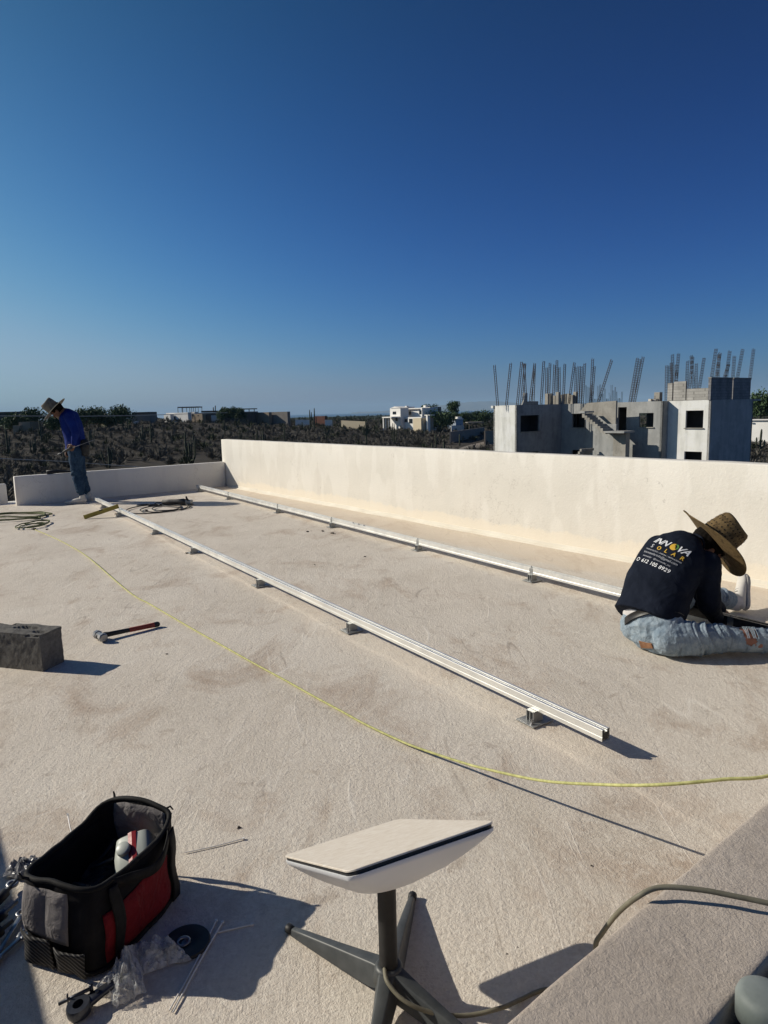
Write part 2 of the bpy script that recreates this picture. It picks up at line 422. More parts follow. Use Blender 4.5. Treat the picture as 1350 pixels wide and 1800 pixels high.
# wide low wall by the camera
ang = R(38.3); l2 = V(math.cos(ang), math.sin(ang), 0); l1 = V(math.sin(ang), -math.cos(ang), 0)
LA = V(.145, .839, 0)
def ledge():
    mb = MB(); L0, L1, Wd, H = -3.2, 3.4, .187, .45
    mb.box(LA + l2 * ((L0 + L1) / 2) + l1 * (Wd / 2) + ez * (H / 2), (L1 - L0, Wd, H), l2, l1, ez)
    o = mb.build('low_wall', MT['ledge']); bm = bmesh.new(); bm.from_mesh(o.data)
    bmesh.ops.bevel(bm, geom=list(bm.edges), offset=.009, segments=3, profile=.5, affect='EDGES')
    for k in range(1, 160):
        bmesh.ops.bisect_plane(bm, geom=list(bm.verts) + list(bm.edges) + list(bm.faces), plane_co=LA + l2 * (L0 + (L1 - L0) * k / 160), plane_no=l2)
    for k in range(1, 9):
        bmesh.ops.bisect_plane(bm, geom=list(bm.verts) + list(bm.edges) + list(bm.faces), plane_co=LA + l1 * (Wd * k / 9), plane_no=l1)
    bm.normal_update()
    for v in bm.verts: v.co += v.normal * (.0022 * noise.noise(v.co * 9) + .0014 * noise.noise(v.co * 31))
    for f in bm.faces: f.smooth = True
    bm.to_mesh(o.data); bm.free(); tag(o, 'wide low wall with sandy rough render in the lower right corner', 'wall')
ledge()
# grey tank lid beside the low wall
MT['greyplastic'] = m_noisy('weathered_grey_plastic', (.13, .15, .14), (.26, .285, .27), 9, .6, .25, 40, .003)
tk = thing('storage_tank', LA + l2 * .62 + l1 * .46, 'grey plastic tank with rounded filler cap outside the low wall', 'tank')
q = MB(); bx = LA + l2 * .62 + l1 * .46
world_child(MB().box(bx + V(0, 0, .21), (.9, .50, .47), l2, l1).build('tank_body', MT['greyplastic'], bevel=.03, bseg=4, smooth=True), tk)
cp = G(1343, 1772, .46)
world_child(MB().lathe([(.001, .0), (.036, .0), (.037, .030), (.034, .038), (.026, .042), (.001, .043)], V(cp.x, cp.y, .443), n=36).build('filler_cap', MT['greyplastic'], smooth=True), tk)

# ---------------------------------------------------------------- terrain, sea, far hills
def ss(a, b, x): x = max(0, min(1, (x - a) / (b - a))); return x * x * (3 - 2 * x)
def terrain_z(x, y):
    d = math.hypot(x, y); az = math.degrees(math.atan2(x, y)) if d > 1 else 0
    wv = 1 - .45 * ss(-17, -6, az) - .30 * ss(-6, 8, az) - .15 * ss(8, 16, az)
    z = GROUND + 5.9 * wv * ss(95, 250, d)
    z -= (z + 6) * ss(330, 900, d)
    z -= 23.5 * ss(500, 6500, d)
    if d > 60: z += .7 * noise.noise(V(x * .02, y * .02, 0)) * (1 - ss(300, 900, d)) + .25 * noise.noise(V(x * .09, y * .09, 4)) * (1 - ss(200, 500, d))
    return z
def m_ground():
    m = mat('dry_earth', (.16, .12, .09), .95, 0, .1); t = NT(m)
    c = t.ramp(t.noise(.06, 8, .65), [(.35, (.038, .034, .028)), (.58, (.070, .062, .052)), (.78, (.17, .15, .125))])
    c = t.mix(t.ramp(t.noise(.5, 6, .7), [(.35, 0.0), (.65, .8)]), c, (.036, .031, .025))
    # far off the scrub closes up and turns olive
    sp = t.n('ShaderNodeVectorMath', operation='LENGTH'); t.t.links.new(t.tc.outputs['Object'], sp.inputs[0])
    far = t.ramp(t.math('DIVIDE', sp.outputs['Value'], 2000.0), [(.13, 0.0), (.3, 1.0)])
    olive = t.ramp(t.noise(.02, 8, .75), [(.35, (.018, .026, .014)), (.7, (.055, .06, .035))])
    t.col(t.mix(far, c, olive)); t.nrm(t.bump(t.noise(1.2, 6), .6, .3)); return m
MT['ground'] = m_ground()
mb = MB(); rs = [0, 10, 20, 30, 40, 50] + [50 * (6500 / 50) ** (k / 110) for k in range(1, 111)]; NA = 220
for r in rs:
    for k in range(NA):
        a = 2 * PI * k / NA; x, y = r * math.cos(a), r * math.sin(a)
        mb.v.append(V(x, y, terrain_z(x, y)))
for i in range(len(rs) - 1):
    for k in range(NA):
        a = i * NA + k; b = i * NA + (k + 1) % NA; mb.f.append((a, b, b + NA, a + NA))
tag(mb.build('desert_ground', MT['ground'], smooth=True), kind='structure')
MT['sea'] = m_noisy('sea_water', (.012, .045, .085), (.02, .06, .10), .002, .35, 0)
mb = MB(); mb.lathe([(5200, -29.4), (34000, -29.5)], n=96, cap=False); tag(mb.build('sea', MT['sea']), kind='structure')
MT['hill'] = m_noisy('far_hills', (.10, .09, .08), (.16, .14, .12), .0008, .95, 0)
def hill(pts, y, name='far_hills'):
    "ridge through pixel silhouette points at a true distance, with real depth"
    mb = MB(); n = 60; rows = []
    xs = [p[0] for p in pts]
    for k in range(n + 1):
        px = xs[0] + (xs[-1] - xs[0]) * k / n; py = float(np.interp(px, xs, [p[1] for p in pts]))
        t = D(px, py, y); t.z += 22 * noise.noise(V(px * .15, 1, 0))
        hz = max(t.z, -29); row = []
        for q, fz in ((-1, 0), (-.55, .42), (-.25, .8), (0, 1), (.4, .6), (1, 0)):
            row.append(V(t.x, y + q * 2600, -31 + (hz + 31) * fz + (60 * noise.noise(V(px * .2, q * 3, 2)) * (fz > 0) * (fz < 1))))
        rows.append(row)
    base = len(mb.v)
    for r in rows: mb.v += r
    m_ = len(rows[0])
    for i in range(n):
        for j in range(m_ - 1):
            a = i * m_ + j; mb.f.append((a, a + m_, a + m_ + 1, a + 1))
    tag(mb.build(name, MT['hill'], smooth=True), kind='structure')
hill([(620, 725), (700, 721), (770, 713), (800, 709), (830, 706), (872, 705), (930, 710), (1000, 715)], 21000)
hill([(1230, 708), (1270, 700), (1300, 693), (1318, 690), (1345, 694), (1400, 688), (1480, 703), (1560, 708)], 19000)

# ---------------------------------------------------------------- desert scrub
MT['twig'] = m_noisy('dry_twigs', (.072, .068, .056), (.155, .14, .118), .7, .95, 0)
MT['dgreen'] = m_noisy('scrub_leaves', (.03, .042, .02), (.06, .068, .035), .5, .9, 0)
MT['cactus'] = m_noisy('cactus_skin', (.035, .045, .028), (.07, .075, .05), 1.5, .85, 0)
MT['leaf'] = m_noisy('tree_leaves', (.030, .058, .020), (.065, .115, .038), .6, .7, 0)
MT['bark'] = m_noisy('bark', (.06, .048, .038), (.10, .08, .065), 3, .95, 0)
def bush_arrays(rg, n, r, h, upright=.5):
    "many thin twig blades fanning out of a root"
    vs_, fs = [], []
    for k in range(n):
        a = rg.uniform(0, 2 * PI); lean = rg.uniform(0, 1) ** .7
        tip = V(math.cos(a) * r * lean * rg.uniform(.6, 1), math.sin(a) * r * lean * rg.uniform(.6, 1), h * rg.uniform(.45, 1) * (1.15 - .6 * lean))
        st = tip * rg.uniform(0, .55); sd = V(-math.sin(a + rg.uniform(-1, 1)), math.cos(a), rg.uniform(-.4, .4)) * rg.uniform(.03, .09)
        i = len(vs_); mid = st.lerp(tip, .5) + V(rg.uniform(-.1, .1), rg.uniform(-.1, .1), rg.uniform(0, .12)) * r
        vs_ += [st, mid + sd, tip, mid - sd]; fs.append((i, i + 1, i + 2, i + 3))
    return np.array([tuple(v) for v in vs_]), fs
def place_many(name, protos, spots, m):
    V_, F_ = [], []; off = 0
    for (x, y, s, rz, k) in spots:
        pv, pf = protos[k]; c, sn = math.cos(rz), math.sin(rz)
        q = pv * s; q2 = np.stack([q[:, 0] * c - q[:, 1] * sn + x, q[:, 0] * sn + q[:, 1] * c + y, q[:, 2] + terrain_z(x, y) - .08], 1)
        V_.append(q2); F_.append(np.array(pf) + off); off += len(pv)
    vv = np.concatenate(V_); ff = np.concatenate(F_)
    me = bpy.data.meshes.new(name); me.from_pydata(vv.tolist(), [], ff.tolist()); me.update(); me.materials.append(m)
    o = bpy.data.objects.new(name, me); col.objects.link(o); return o
rg = random.Random(11)
protos = [bush_arrays(rg, 46, 1.35, 1.25) for _ in range(6)]
spots = []
def vis_az(): return rg.uniform(-36, 36)
CLEAR = []   # (x, y, r) kept free
K1c = D(990, 715, 57); CLEAR.append((K1c.x, K1c.y, 17)); CLEAR.append((24, 52, 13))
track = [D(790, 775, 135), D(850, 772, 150), D(880, 765, 170)]
for p in track: CLEAR.append((p.x, p.y, 9))
for k in range(11000):
    d = 60 * (430 / 60) ** (rg.random() ** .75); a = R(vis_az()); x, y = d * math.sin(a), d * math.cos(a)
    if any(math.hypot(x - c[0], y - c[1]) < c[2] for c in CLEAR): continue
    if noise.noise(V(x * .045, y * .045, 9)) < -.28: continue
    spots.append((x, y, rg.uniform(.45, 1.2) * (1 + d / 900), rg.uniform(0, 6), rg.randrange(6)))
o = place_many('desert_scrub', protos, spots, MT['twig']); tag(o, 'dense grey leafless scrub covering the plain beyond the roof', 'scrub', kind='stuff')
spots = []
for k in range(2600):
    d = 110 * (1500 / 110) ** (rg.random() ** .9); a = R(vis_az()); x, y = d * math.sin(a), d * math.cos(a)
    if any(math.hypot(x - c[0], y - c[1]) < c[2] for c in CLEAR): continue
    if d < 200 and rg.random() < .7: continue
    spots.append((x, y, rg.uniform(.7, 1.5) * (1 + d / 700), rg.uniform(0, 6), rg.randrange(6)))
o = place_many('green_scrub', protos, spots, MT['dgreen']); tag(o, 'dark olive bushes thickening towards the horizon', 'bushes', kind='stuff')

def cactus(name, px, py, d, h, arms, label, kind=0, seed=0, group=None):
    "ribbed columns rising from one foot; px,py = foot"
    g = random.Random(seed); p = D(px, py, d); p.z = terrain_z(p.x, p.y) - .1
    mb = MB()
    def column(a, b, c_, r):
        pts = [a, b, c_]; P = [a.lerp(b, t) if t <= 1 else b.lerp(c_, t - 1) for t in (0, .5, 1, 1.35, 1.7, 1.93, 2)]
        mb.tube(P, [r * .8, r, r, r, r * .95, r * .7, r * .2], 9)
    r = .16 if kind == 0 else .10
    if kind == 0:
        column(V(0, 0, 0), V(0, 0, h * .5), V(g.uniform(-.1, .1), 0, h), r)
        for k in range(arms):
            a = g.uniform(0, 2 * PI) if k > 1 else (0.1 + PI * k); z = h * g.uniform(.25, .5); o_ = V(math.cos(a), math.sin(a), 0) * g.uniform(.35, .6)
            column(V(0, 0, z), o_ + V(0, 0, z + .25), o_ * 1.1 + V(0, 0, z + h * g.uniform(.25, .5)), r * .8)
    else:
        for k in range(arms):
            a = g.uniform(0, 2 * PI); o_ = V(math.cos(a), math.sin(a), 0) * g.uniform(.3, 1.1)
            column(o_ * .15, o_ * .75 + V(0, 0, h * .35), o_ + V(g.uniform(-.15, .15), 0, h * g.uniform(.7, 1.0)), r)
    o = mb.build(name, MT['cactus'], smooth=True); o.location = p
    tag(o, label, 'cactus', group); return o
CN = 'cardon_cactus'
for i, (px, py, d, h, arms, kind, label) in enumerate([
    (190, 815, 105, 3.6, 7, 1, 'many-stemmed cactus just right of the standing man, above the far parapet'),
    (336, 806, 108, 4.0, 9, 1, 'broad organ pipe cactus left of the end of the long wall'),
    (326, 780, 130, 4.2, 1, 0, 'thin tall cactus stem behind the organ pipe cactus'),
    (341, 782, 136, 3.2, 2, 0, 'forked cactus beside the thin tall stem left of the long wall'),
    (160, 770, 140, 5.0, 4, 1, 'upright cactus cluster close behind the back of the standing man'),
    (252, 778, 150, 4.0, 4, 0, 'cactus with raised arms under the flat dark shed on the left skyline'),
    (266, 775, 150, 4.6, 1, 0, 'bare dark pole-like cactus right of the cactus with raised arms'),
    (12, 775, 125, 5.2, 1, 0, 'leaning dark cactus stem at the left edge of the photo'),
    (55, 772, 130, 3.0, 5, 1, 'squat cactus clump left of the straw hat of the standing man'),
    (72, 765, 145, 5.6, 2, 0, 'tall cactus in front of the tree beside the straw hat'),
    (455, 772, 130, 5.0, 6, 1, 'dark cactus cluster behind the small block on the long wall'),
    (463, 774, 125, 4.6, 1, 0, 'single dark cactus stem beside the cluster behind the small block'),
    (500, 765, 150, 4.6, 1, 0, 'crooked cactus right of the cluster behind the small block'),
    (545, 745, 200, 6.5, 1, 0, 'tall lone cactus left of the pair on the plain'),
    (553, 745, 200, 7.0, 1, 0, 'taller lone cactus of the pair on the plain'),
    (644, 768, 140, 5.6, 3, 0, 'slim cactus left of the white two storey house'),
    (692, 762, 150, 4.8, 5, 1, 'cactus cluster in front of the left end of the white house'),
    (605, 775, 125, 3.0, 4, 1, 'short cactus clump in the middle of the scrub'),
    (760, 793, 108, 3.0, 1, 0, 'dark post-like cactus close behind the long wall, left of two'),
    (781, 796, 104, 3.4, 1, 0, 'dark post-like cactus close behind the long wall, right of two'),
    (766, 778, 130, 3.3, 1, 0, 'slender cactus below the yellow house annex'),
    (808, 772, 140, 2.4, 1, 0, 'short dark cactus on the dirt track'),
    (1338, 752, 100, 4.0, 2, 0, 'leaning cactus at the right edge beside the unfinished building'),
    (225, 758, 175, 3.4, 3, 0, 'small cactus under the rightmost tree on the left skyline'),
    (120, 812, 110, 2.8, 4, 1, 'low cactus behind the waist of the standing man'),
    (395, 758, 170, 3.8, 3, 0, 'cactus above the left end of the long wall'),
    (421, 762, 160, 3.0, 4, 1, 'low cactus clump just past the left end of the long wall'),
    (573, 758, 165, 3.6, 3, 0, 'armed cactus right of the lone pair on the plain'),
]): cactus(CN, px, py, d, h, arms, label, kind, 40 + i)

def tree(px, py, d, cw, h, label, seed, name='desert_tree', m=None, trunkh=.22):
    "px,py = centre of the trunk foot; cw crown width, h total height"
    if px < 250: h *= .84
    g = random.Random(seed); p = D(px, py, d); root = thing(name, p, label, 'tree')
    mb = MB(); th = h * trunkh
    mb.tube([V(0, 0, -.4), V(.1, 0, th * .6), V(.0, .1, th)], [h * .035, h * .028, h * .022], 7)
    cents = []
    for k in range(13):
        a = g.uniform(0, 2 * PI); q = V(math.cos(a) * cw * .34 * g.uniform(.2, 1), math.sin(a) * cw * .34 * g.uniform(.2, 1), h * g.uniform(.34, .82))
        cents.append((q, g.uniform(.15, .24) * cw)); mb.tube([V(0, 0, th), q * .6 + V(0, 0, th * .3), q], [h * .018, h * .012, h * .005], 5)
    mb.build('trunk', MT['bark'], root)
    lf = MB()
    for q, r in cents:
        for k in range(190):
            dd = V(g.gauss(0, 1), g.gauss(0, 1), g.gauss(0, .8)).normalized() * r * g.uniform(.35, 1.08)
            c = q + dd; s_ = g.uniform(.14, .30) * (.6 + cw / 14); n = V(g.gauss(0, 1), g.gauss(0, 1), g.gauss(0, 1)).normalized(); u = n.orthogonal().normalized(); v = n.cross(u)
            lf.add([c - u * s_, c - v * s_ * .6, c + u * s_, c + v * s_ * .6], [(0, 1, 2, 3)])
    lf.build('crown', m or MT['leaf'], root); return root
for i, (px, py, d, cw, h, lb) in enumerate([
    (58, 752, 190, 9, 6.2, 'round green tree on the skyline left of the straw hat'),
    (20, 757, 185, 7, 5.0, 'low green tree at the left edge of the skyline'),
    (92, 758, 180, 8, 5.0, 'dark green tree behind the face of the standing man'),
    (152, 752, 190, 8, 6.0, 'green tree on the skyline just right of the back of the standing man'),
    (172, 751, 195, 7, 6.4, 'twin green tree next to the small white block on the left skyline'),
    (216, 751, 200, 9.5, 7.3, 'largest rounded tree on the left skyline'),
    (188, 753, 200, 6, 4.6, 'low green tree left of the largest rounded tree'),
    (392, 741, 240, 6, 5.2, 'small tree behind the long low building left of centre'),
    (404, 741, 240, 6, 5.0, 'small tree right of its twin behind the long low building'),
    (420, 741, 245, 7, 4.9, 'tree half hidden by the dark pergola'),
    (768, 759, 215, 11, 7.0, 'wide green tree right of the yellow annex of the white house'),
    (784, 757, 225, 9, 6.4, 'green tree between the white house and the small blue house'),
    (799, 745, 260, 8, 9.0, 'dark tall tree on the skyline behind the small blue house'),
    (757, 748, 235, 7, 8.0, 'green tree touching the right end of the white house'),
    (1336, 738, 160, 11, 6.6, 'dark green tree at the right edge above the white low house'),
    (1352, 736, 170, 9, 6.5, 'tree cut by the right edge of the photo'),
    (815, 748, 270, 9, 5.5, 'bushy tree behind the roof shelter'),
    (848, 746, 280, 10, 5.2, 'bushy tree left of the unfinished building'),
]): tree(px, py, d, cw, h, lb, 300 + i)
def shrub(px, py, d, r, h, label, seed, m='twig'):
    g = random.Random(seed); pv, pf = bush_arrays(g, 170, r, h); p = D(px, py, d); p.z = terrain_z(p.x, p.y) - .1
    mb = MB(); mb.add([V(*q) for q in pv], pf); o = mb.build('dry_shrub', MT[m]); o.location = p; tag(o, label, 'shrub')
for i, a in enumerate([
    (215, 800, 118, 2.0, 2.4, 'rounded bare shrub right of the many-stemmed cactus'), (270, 797, 120, 2.4, 2.2, 'wide grey shrub midway along the far parapet'),
    (300, 812, 106, 2.0, 2.0, 'low grey shrub left of the broad organ pipe cactus'), (30, 800, 118, 2.6, 2.4, 'broad bare shrub at the left above the lowest parapet'),
    (70, 812, 110, 2.0, 1.9, 'dark low shrub left of the standing man'), (372, 793, 118, 2.2, 2.4, 'bare shrub right beside the end of the long wall'),
    (430, 770, 150, 2.6, 2.6, 'grey shrub above the wall left of the small block'), (520, 772, 138, 2.8, 2.6, 'grey shrub right of the crooked cactus'),
    (620, 783, 120, 2.4, 2.2, 'bare shrub in front of the slim cactus'), (715, 783, 122, 2.8, 2.6, 'wide bare shrub below the white house'),
    (735, 772, 140, 3.2, 3.0, 'tall grey shrub below the yellow annex'), (825, 785, 122, 2.4, 1.5, 'low shrub on the dirt patch right of the track'),
    (850, 788, 118, 2.2, 2.4, 'bare shrub against the left corner of the unfinished building'), (1325, 780, 62, 1.4, 1.9, 'bare shrub right of the unfinished building')]): shrub(*a, 500 + i)
# ---------------------------------------------------------------- unfinished building on the right
def cut_wall(mb, O, u, L, z0, z1, holes, th, nrm):
    "upright wall from O along u, holes = (a, b, zb, zt); nrm = outward side, wall goes th inward"
    xs = sorted({0, L, *[h[0] for h in holes], *[h[1] for h in holes]}); zs = sorted({z0, z1, *[h[2] for h in holes], *[h[3] for h in holes]})
    xs = [x for x in xs if 0 <= x <= L]; zs = [z for z in zs if z0 <= z <= z1]
    def open_(x, z): return any(h[0] < x < h[1] and h[2] < z < h[3] for h in holes)
    inn = -nrm * th
    def P(x, z, k=0): q = O + u * x + (inn if k else V(0, 0, 0)); return V(q.x, q.y, z)
    nx, nz = len(xs) - 1, len(zs) - 1
    cell = [[not open_((xs[i] + xs[i + 1]) / 2, (zs[j] + zs[j + 1]) / 2) for j in range(nz)] for i in range(nx)]
    for i in range(nx):
        for j in range(nz):
            if not cell[i][j]: continue
            a, b, c, d = xs[i], xs[i + 1], zs[j], zs[j + 1]
            mb.add([P(a, c), P(b, c), P(b, d), P(a, d)], [(0, 1, 2, 3)]); mb.add([P(a, c, 1), P(b, c, 1), P(b, d, 1), P(a, d, 1)], [(3, 2, 1, 0)])
            for (ii, jj, q) in ((i - 1, j, (P(a, c), P(a, d), P(a, d, 1), P(a, c, 1))), (i + 1, j, (P(b, c), P(b, d), P(b, d, 1), P(b, c, 1))),
                                (i, j - 1, (P(a, c), P(b, c), P(b, c, 1), P(a, c, 1))), (i, j + 1, (P(a, d), P(b, d), P(b, d, 1), P(a, d, 1)))):
                if not (0 <= ii < nx and 0 <= jj < nz) or not cell[ii][jj]: mb.add(q, [(0, 1, 2, 3)])
    return mb
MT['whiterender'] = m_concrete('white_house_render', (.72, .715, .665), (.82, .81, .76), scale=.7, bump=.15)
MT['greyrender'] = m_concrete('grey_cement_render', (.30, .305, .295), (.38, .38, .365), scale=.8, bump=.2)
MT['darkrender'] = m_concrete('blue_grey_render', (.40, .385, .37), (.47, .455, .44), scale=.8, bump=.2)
MT['rawconc'] = m_concrete('raw_concrete', (.26, .245, .215), (.36, .34, .30), scale=1.6, bump=.5)
MT['block'] = m_concrete('grey_blockwork', (.36, .345, .315), (.44, .42, .385), (.4, .2), 1.5, .3)
MT['darkblock'] = m_concrete('dark_blockwork', (.24, .235, .24), (.30, .295, .30), (.4, .2), 1.5, .3)
MT['rebar'] = m_noisy('rusty_steel_bar', (.04, .035, .035), (.09, .07, .06), 3, .8, 0, metal=.3)
MT['hole'] = m_noisy('unlit_interior', (.05, .05, .05), (.07, .07, .07), 2, .95, 0)  # near-black colour standing in for the shade inside the rooms
RZ = 1.58; BG = -6.9
K1 = D(907.8, 712.6, 56); K1.z = 0
J = K1 + e2 * 5.55; A2E = J + e1 * 9.5; K3L = A2E + e2 * .75; K3 = K3L + e1 * 3.3; K3R = K3 + e2 * 6.0; K0 = K1 - e1 * 2.6
ub = thing('unfinished_building', V(K1.x, K1.y, BG), 'unfinished grey and white two storey building with bare rebar standing up from its roof', 'building')
def ubm(mb, name, m, **k): 
    o = mb.build(name, m, **k); return world_child(o, ub)
nA = -e2; nB = e1
def wallpart(name, O, u, L, holes, nrm, m, z1=RZ):
    return ubm(cut_wall(MB(), O, u, L, BG, z1, holes, .16, nrm), name, m)
def win_s(O, u, px0, px1):
    "distances along a wall for two photo columns"
    out = []
    for px in (px0, px1):
        t = (px - 675) / FPX * 1.0
        # solve (O + u s) seen in column px, allowing for the camera tilt and roll at eye level
        lo, hi = -5, 60
        def colpx(s):
            q = O + u * s; c = CM.transposed() @ (V(q.x, q.y, 0) - V(0, 0, CAM_H)); return 675 + FPX * c.x / -c.z
        for _ in range(50):
            mid = (lo + hi) / 2
            if colpx(mid) < px: lo = mid
            else: hi = mid
        out.append(lo)
    return out
w1 = win_s(K1, e2, 915, 948); w2 = win_s(J, e1, 1005.5, 1028.5); w3 = win_s(J, e1, 1123, 1148.5); w4 = win_s(K3L, e1, 1205, 1236)
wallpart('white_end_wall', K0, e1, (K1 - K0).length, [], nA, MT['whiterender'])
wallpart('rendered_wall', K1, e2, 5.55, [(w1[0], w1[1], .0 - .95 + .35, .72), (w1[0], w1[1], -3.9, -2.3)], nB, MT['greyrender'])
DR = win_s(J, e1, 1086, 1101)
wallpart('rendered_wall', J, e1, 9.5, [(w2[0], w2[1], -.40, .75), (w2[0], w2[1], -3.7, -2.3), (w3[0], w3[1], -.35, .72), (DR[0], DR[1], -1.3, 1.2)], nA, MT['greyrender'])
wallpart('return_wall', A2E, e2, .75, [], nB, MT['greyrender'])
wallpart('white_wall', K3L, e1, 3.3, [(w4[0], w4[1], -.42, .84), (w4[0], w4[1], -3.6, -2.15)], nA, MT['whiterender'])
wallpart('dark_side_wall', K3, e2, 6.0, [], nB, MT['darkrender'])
# back walls, floors; the window facing a matching opening behind shows the land through
back = J + e2 * 4.2
bw = win_s(back, e1, 1118, 1154)
wallpart('back_wall', back + e1 * -2, e1, 14.0, [(bw[0] + 2, bw[1] + 2, -.6, .85)], nA, MT['greyrender'], RZ - .15)
wallpart('outer_wall', K0, e2, 9.8, [], -e1, MT['greyrender'])
wallpart('outer_wall', K3R, -e1, 9.0, [], e2, MT['greyrender'])
wallpart('partition_wall', K1 - e2 * -.2 - e1 * 1.4, e2, 5.2, [], nB, MT['hole'], RZ - .2)
wallpart('partition_wall', K0 + e1 * .2 + e2 * 6.2, e1, 3.4, [], nA, MT['hole'], RZ - .2)
def frpoly(pts, z0, z1): return MB().prism([(p.x, p.y) for p in pts], z0, z1)
i_ = .02
foot = [K0, K1, J, A2E, K3L, K3, K3R, K3R - e1 * 17.9 + e2 * 0, K0 + e2 * 11.6]
rs_ = [K0 + e1 * .17 + e2 * .17, K1 + e2 * .17 - e1 * .17, J - e1 * .17 + e2 * .17, A2E - e1 * .17 + e2 * .17, K3L + e2 * .17 - e1 * .17, K3 + e2 * .17 - e1 * .17, K3R - e1 * .17, K3R - e1 * 12, back + e2 * .2 - e1 * 2, K0 + e2 * 9.7 + e1 * .17]
ubm(frpoly(rs_, RZ - .2, RZ - .03), 'roof_slab', MT['rawconc']); ubm(frpoly(rs_, -1.55, -1.35), 'floor_slab', MT['rawconc'])
# window lips and roof edge
def lip(O, u, nrm, a, b, z0, z1, name='window_sill'):
    q = MB(); q.box(O + u * ((a + b) / 2) + nrm * .03 + ez * (z0 - .03), (b - a + .16, .12, .06), u, nrm, ez); ubm(q, name, MT['rawconc'])
lip(K1, e2, nB, w1[0], w1[1], -.60, .72); lip(J, e1, nA, w2[0], w2[1], -.40, .75); lip(K3L, e1, nA, w4[0], w4[1], -.42, .84); lip(J, e1, nA, w3[0], w3[1], -.35, .72)
q = MB(); q.box(K0 + e2 * .05 - e1 * .1 + ez * (RZ - .1), (.25, .3, .2), e1, e2, ez); ubm(q, 'roof_edge', MT['whiterender'])
q = MB(); q.box(K3R + e2 * .55 - e1 * .5 + ez * (RZ - .08), (1.0, 1.1, .12), e1, e2, ez); ubm(q, 'roof_overhang', MT['darkrender'])
# interior darkness is painted: added near-black walls behind the windows
for (O, L) in ((K0 + e1 * .3 + e2 * 3.2, 2.0), ):
    wallpart('partition_wall', O, e1, L, [], nA, MT['hole'], RZ - .2)
wallpart('partition_wall', J + e2 * 1.3 - e1 * .2, e1, 3.3, [], nA, MT['hole'], RZ - .2)
wallpart('partition_wall', K3L + e2 * 1.6 + e1 * .2, e1, 2.9, [], nA, MT['hole'], RZ - .2)
# stair tower and flights in front of the recessed wall
def at_wall(px, off):
    s = win_s(J - e2 * off, e1, px, px)[0]; return s
off = 2.1; P0 = J - e2 * off
a0, a1, a2 = at_wall(1043, off), at_wall(1083, off), at_wall(1108, off)
stair = ubm(cut_wall(MB(), P0 + e1 * a0, e1, a1 - a0, BG, -.05, [], .18, nA), 'stair_wall', MT['greyrender'])
q = MB()
# raking top of the stair enclosure (raw concrete)
b0 = at_wall(1020, off - .5)
Pq = J - e2 * (off - .5)
poly = [(at_wall(1019, off - .5), RZ - .65), (at_wall(1031, off - .5), RZ + .02), (at_wall(1082, off - .5), RZ + .12), (at_wall(1082, off - .5), -.55), (at_wall(1050, off - .5), .6), (at_wall(1040, off - .5), .75)]
pts = [Pq + e1 * x + ez * z for x, z in poly]; n = len(pts); back_ = [p + e2 * .18 for p in pts]
q.add(pts + back_, [tuple(range(n)), tuple(range(2 * n - 1, n - 1, -1))] + [(i, (i + 1) % n, n + (i + 1) % n, n + i) for i in range(n)])
ubm(q, 'stair_enclosure', MT['rawconc'])
s_a, s_b = at_wall(1038, off), at_wall(1080, off); ns = 9
q = MB()
for k in range(ns):
    x0 = s_a + (s_b - s_a) * k / ns; x1 = s_a + (s_b - s_a) * (k + 1) / ns; zt = .95 - 1.45 * (k + 1) / ns
    q.box(P0 + e1 * ((x0 + x1) / 2) - e2 * .55 + ez * (zt - .16), (x1 - x0 - .01, 1.0, .32 if k < ns - 1 else .22), e1, e2, ez)
ubm(q, 'stair_flight', MT['rawconc'])
q = MB(); q.box(P0 + e1 * (s_b + .8) - e2 * .45 + ez * (-.62), (1.7, 1.3, .14), e1, e2, ez); ubm(q, 'stair_landing', MT['greyrender'])
q = MB(); q.box(P0 + e1 * (s_b + .55) + e2 * .15 + ez * (-3.8), (1.1, .5, 6.2), e1, e2, ez); ubm(q, 'stair_core', MT['rawconc'])
q = MB(); q.box(P0 + e1 * (s_a - .15) - e2 * .55 + ez * .9, (.9, 1.15, .13), e1, e2, ez); ubm(q, 'stair_landing', MT['greyrender'])
q = MB()
for k in range(6):
    q.box(P0 + e1 * (at_wall(1025, off + .6) + .16 * k) - e2 * (1.1) + ez * (-2.0 - .2 * (5 - k)), (.17, 1.5, .19), e1, e2, ez)
ubm(q, 'stair_flight', MT['rawconc'])
q = MB(); q.box(P0 + e1 * (at_wall(1022, off + .6) + .3) - e2 * 1.25 + ez * (-3.18), (1.9, 1.7, .15), e1, e2, ez); ubm(q, 'stair_landing', MT['greyrender'])
# block walls on the roof
def rw(name, O, u, a, b, h, m, th=.2, nrm=nA, gap=0):
    q = MB(); q.box(O + u * ((a + b) / 2) - nrm * th / 2 + ez * (RZ + h / 2 - .02), (b - a, th, h), u, nrm, ez); return ubm(q, name, m)
for (p0, p1, h) in ((1171.5, 1179.5, 1.33), (1182, 1203, 1.42), (1205, 1243, .86)):
    a, b = win_s(K3L, e1, p0, p1); rw('block_wall', K3L, e1, a, b, h, MT['block'])
for (p0, p1) in ((1247, 1284.5), (1286.5, 1316.5)):
    a, b = win_s(K3, e2, p0, p1); rw('block_wall', K3, e2, a, b, 1.52, MT['darkblock'], nrm=nB)
    q = MB(); q.box(K3 + e2 * ((a + b) / 2) - e1 * .1 + ez * (RZ + 1.54), (b - a + .05, .26, .07), e2, e1, ez); ubm(q, 'coping', MT['rawconc'])
a, b = win_s(K1, e2, 925, 946); rw('block_wall', K1, e2, a, b, .30, MT['block'], nrm=nB)
q = MB(); a, b = win_s(K1, e2, 919, 927)
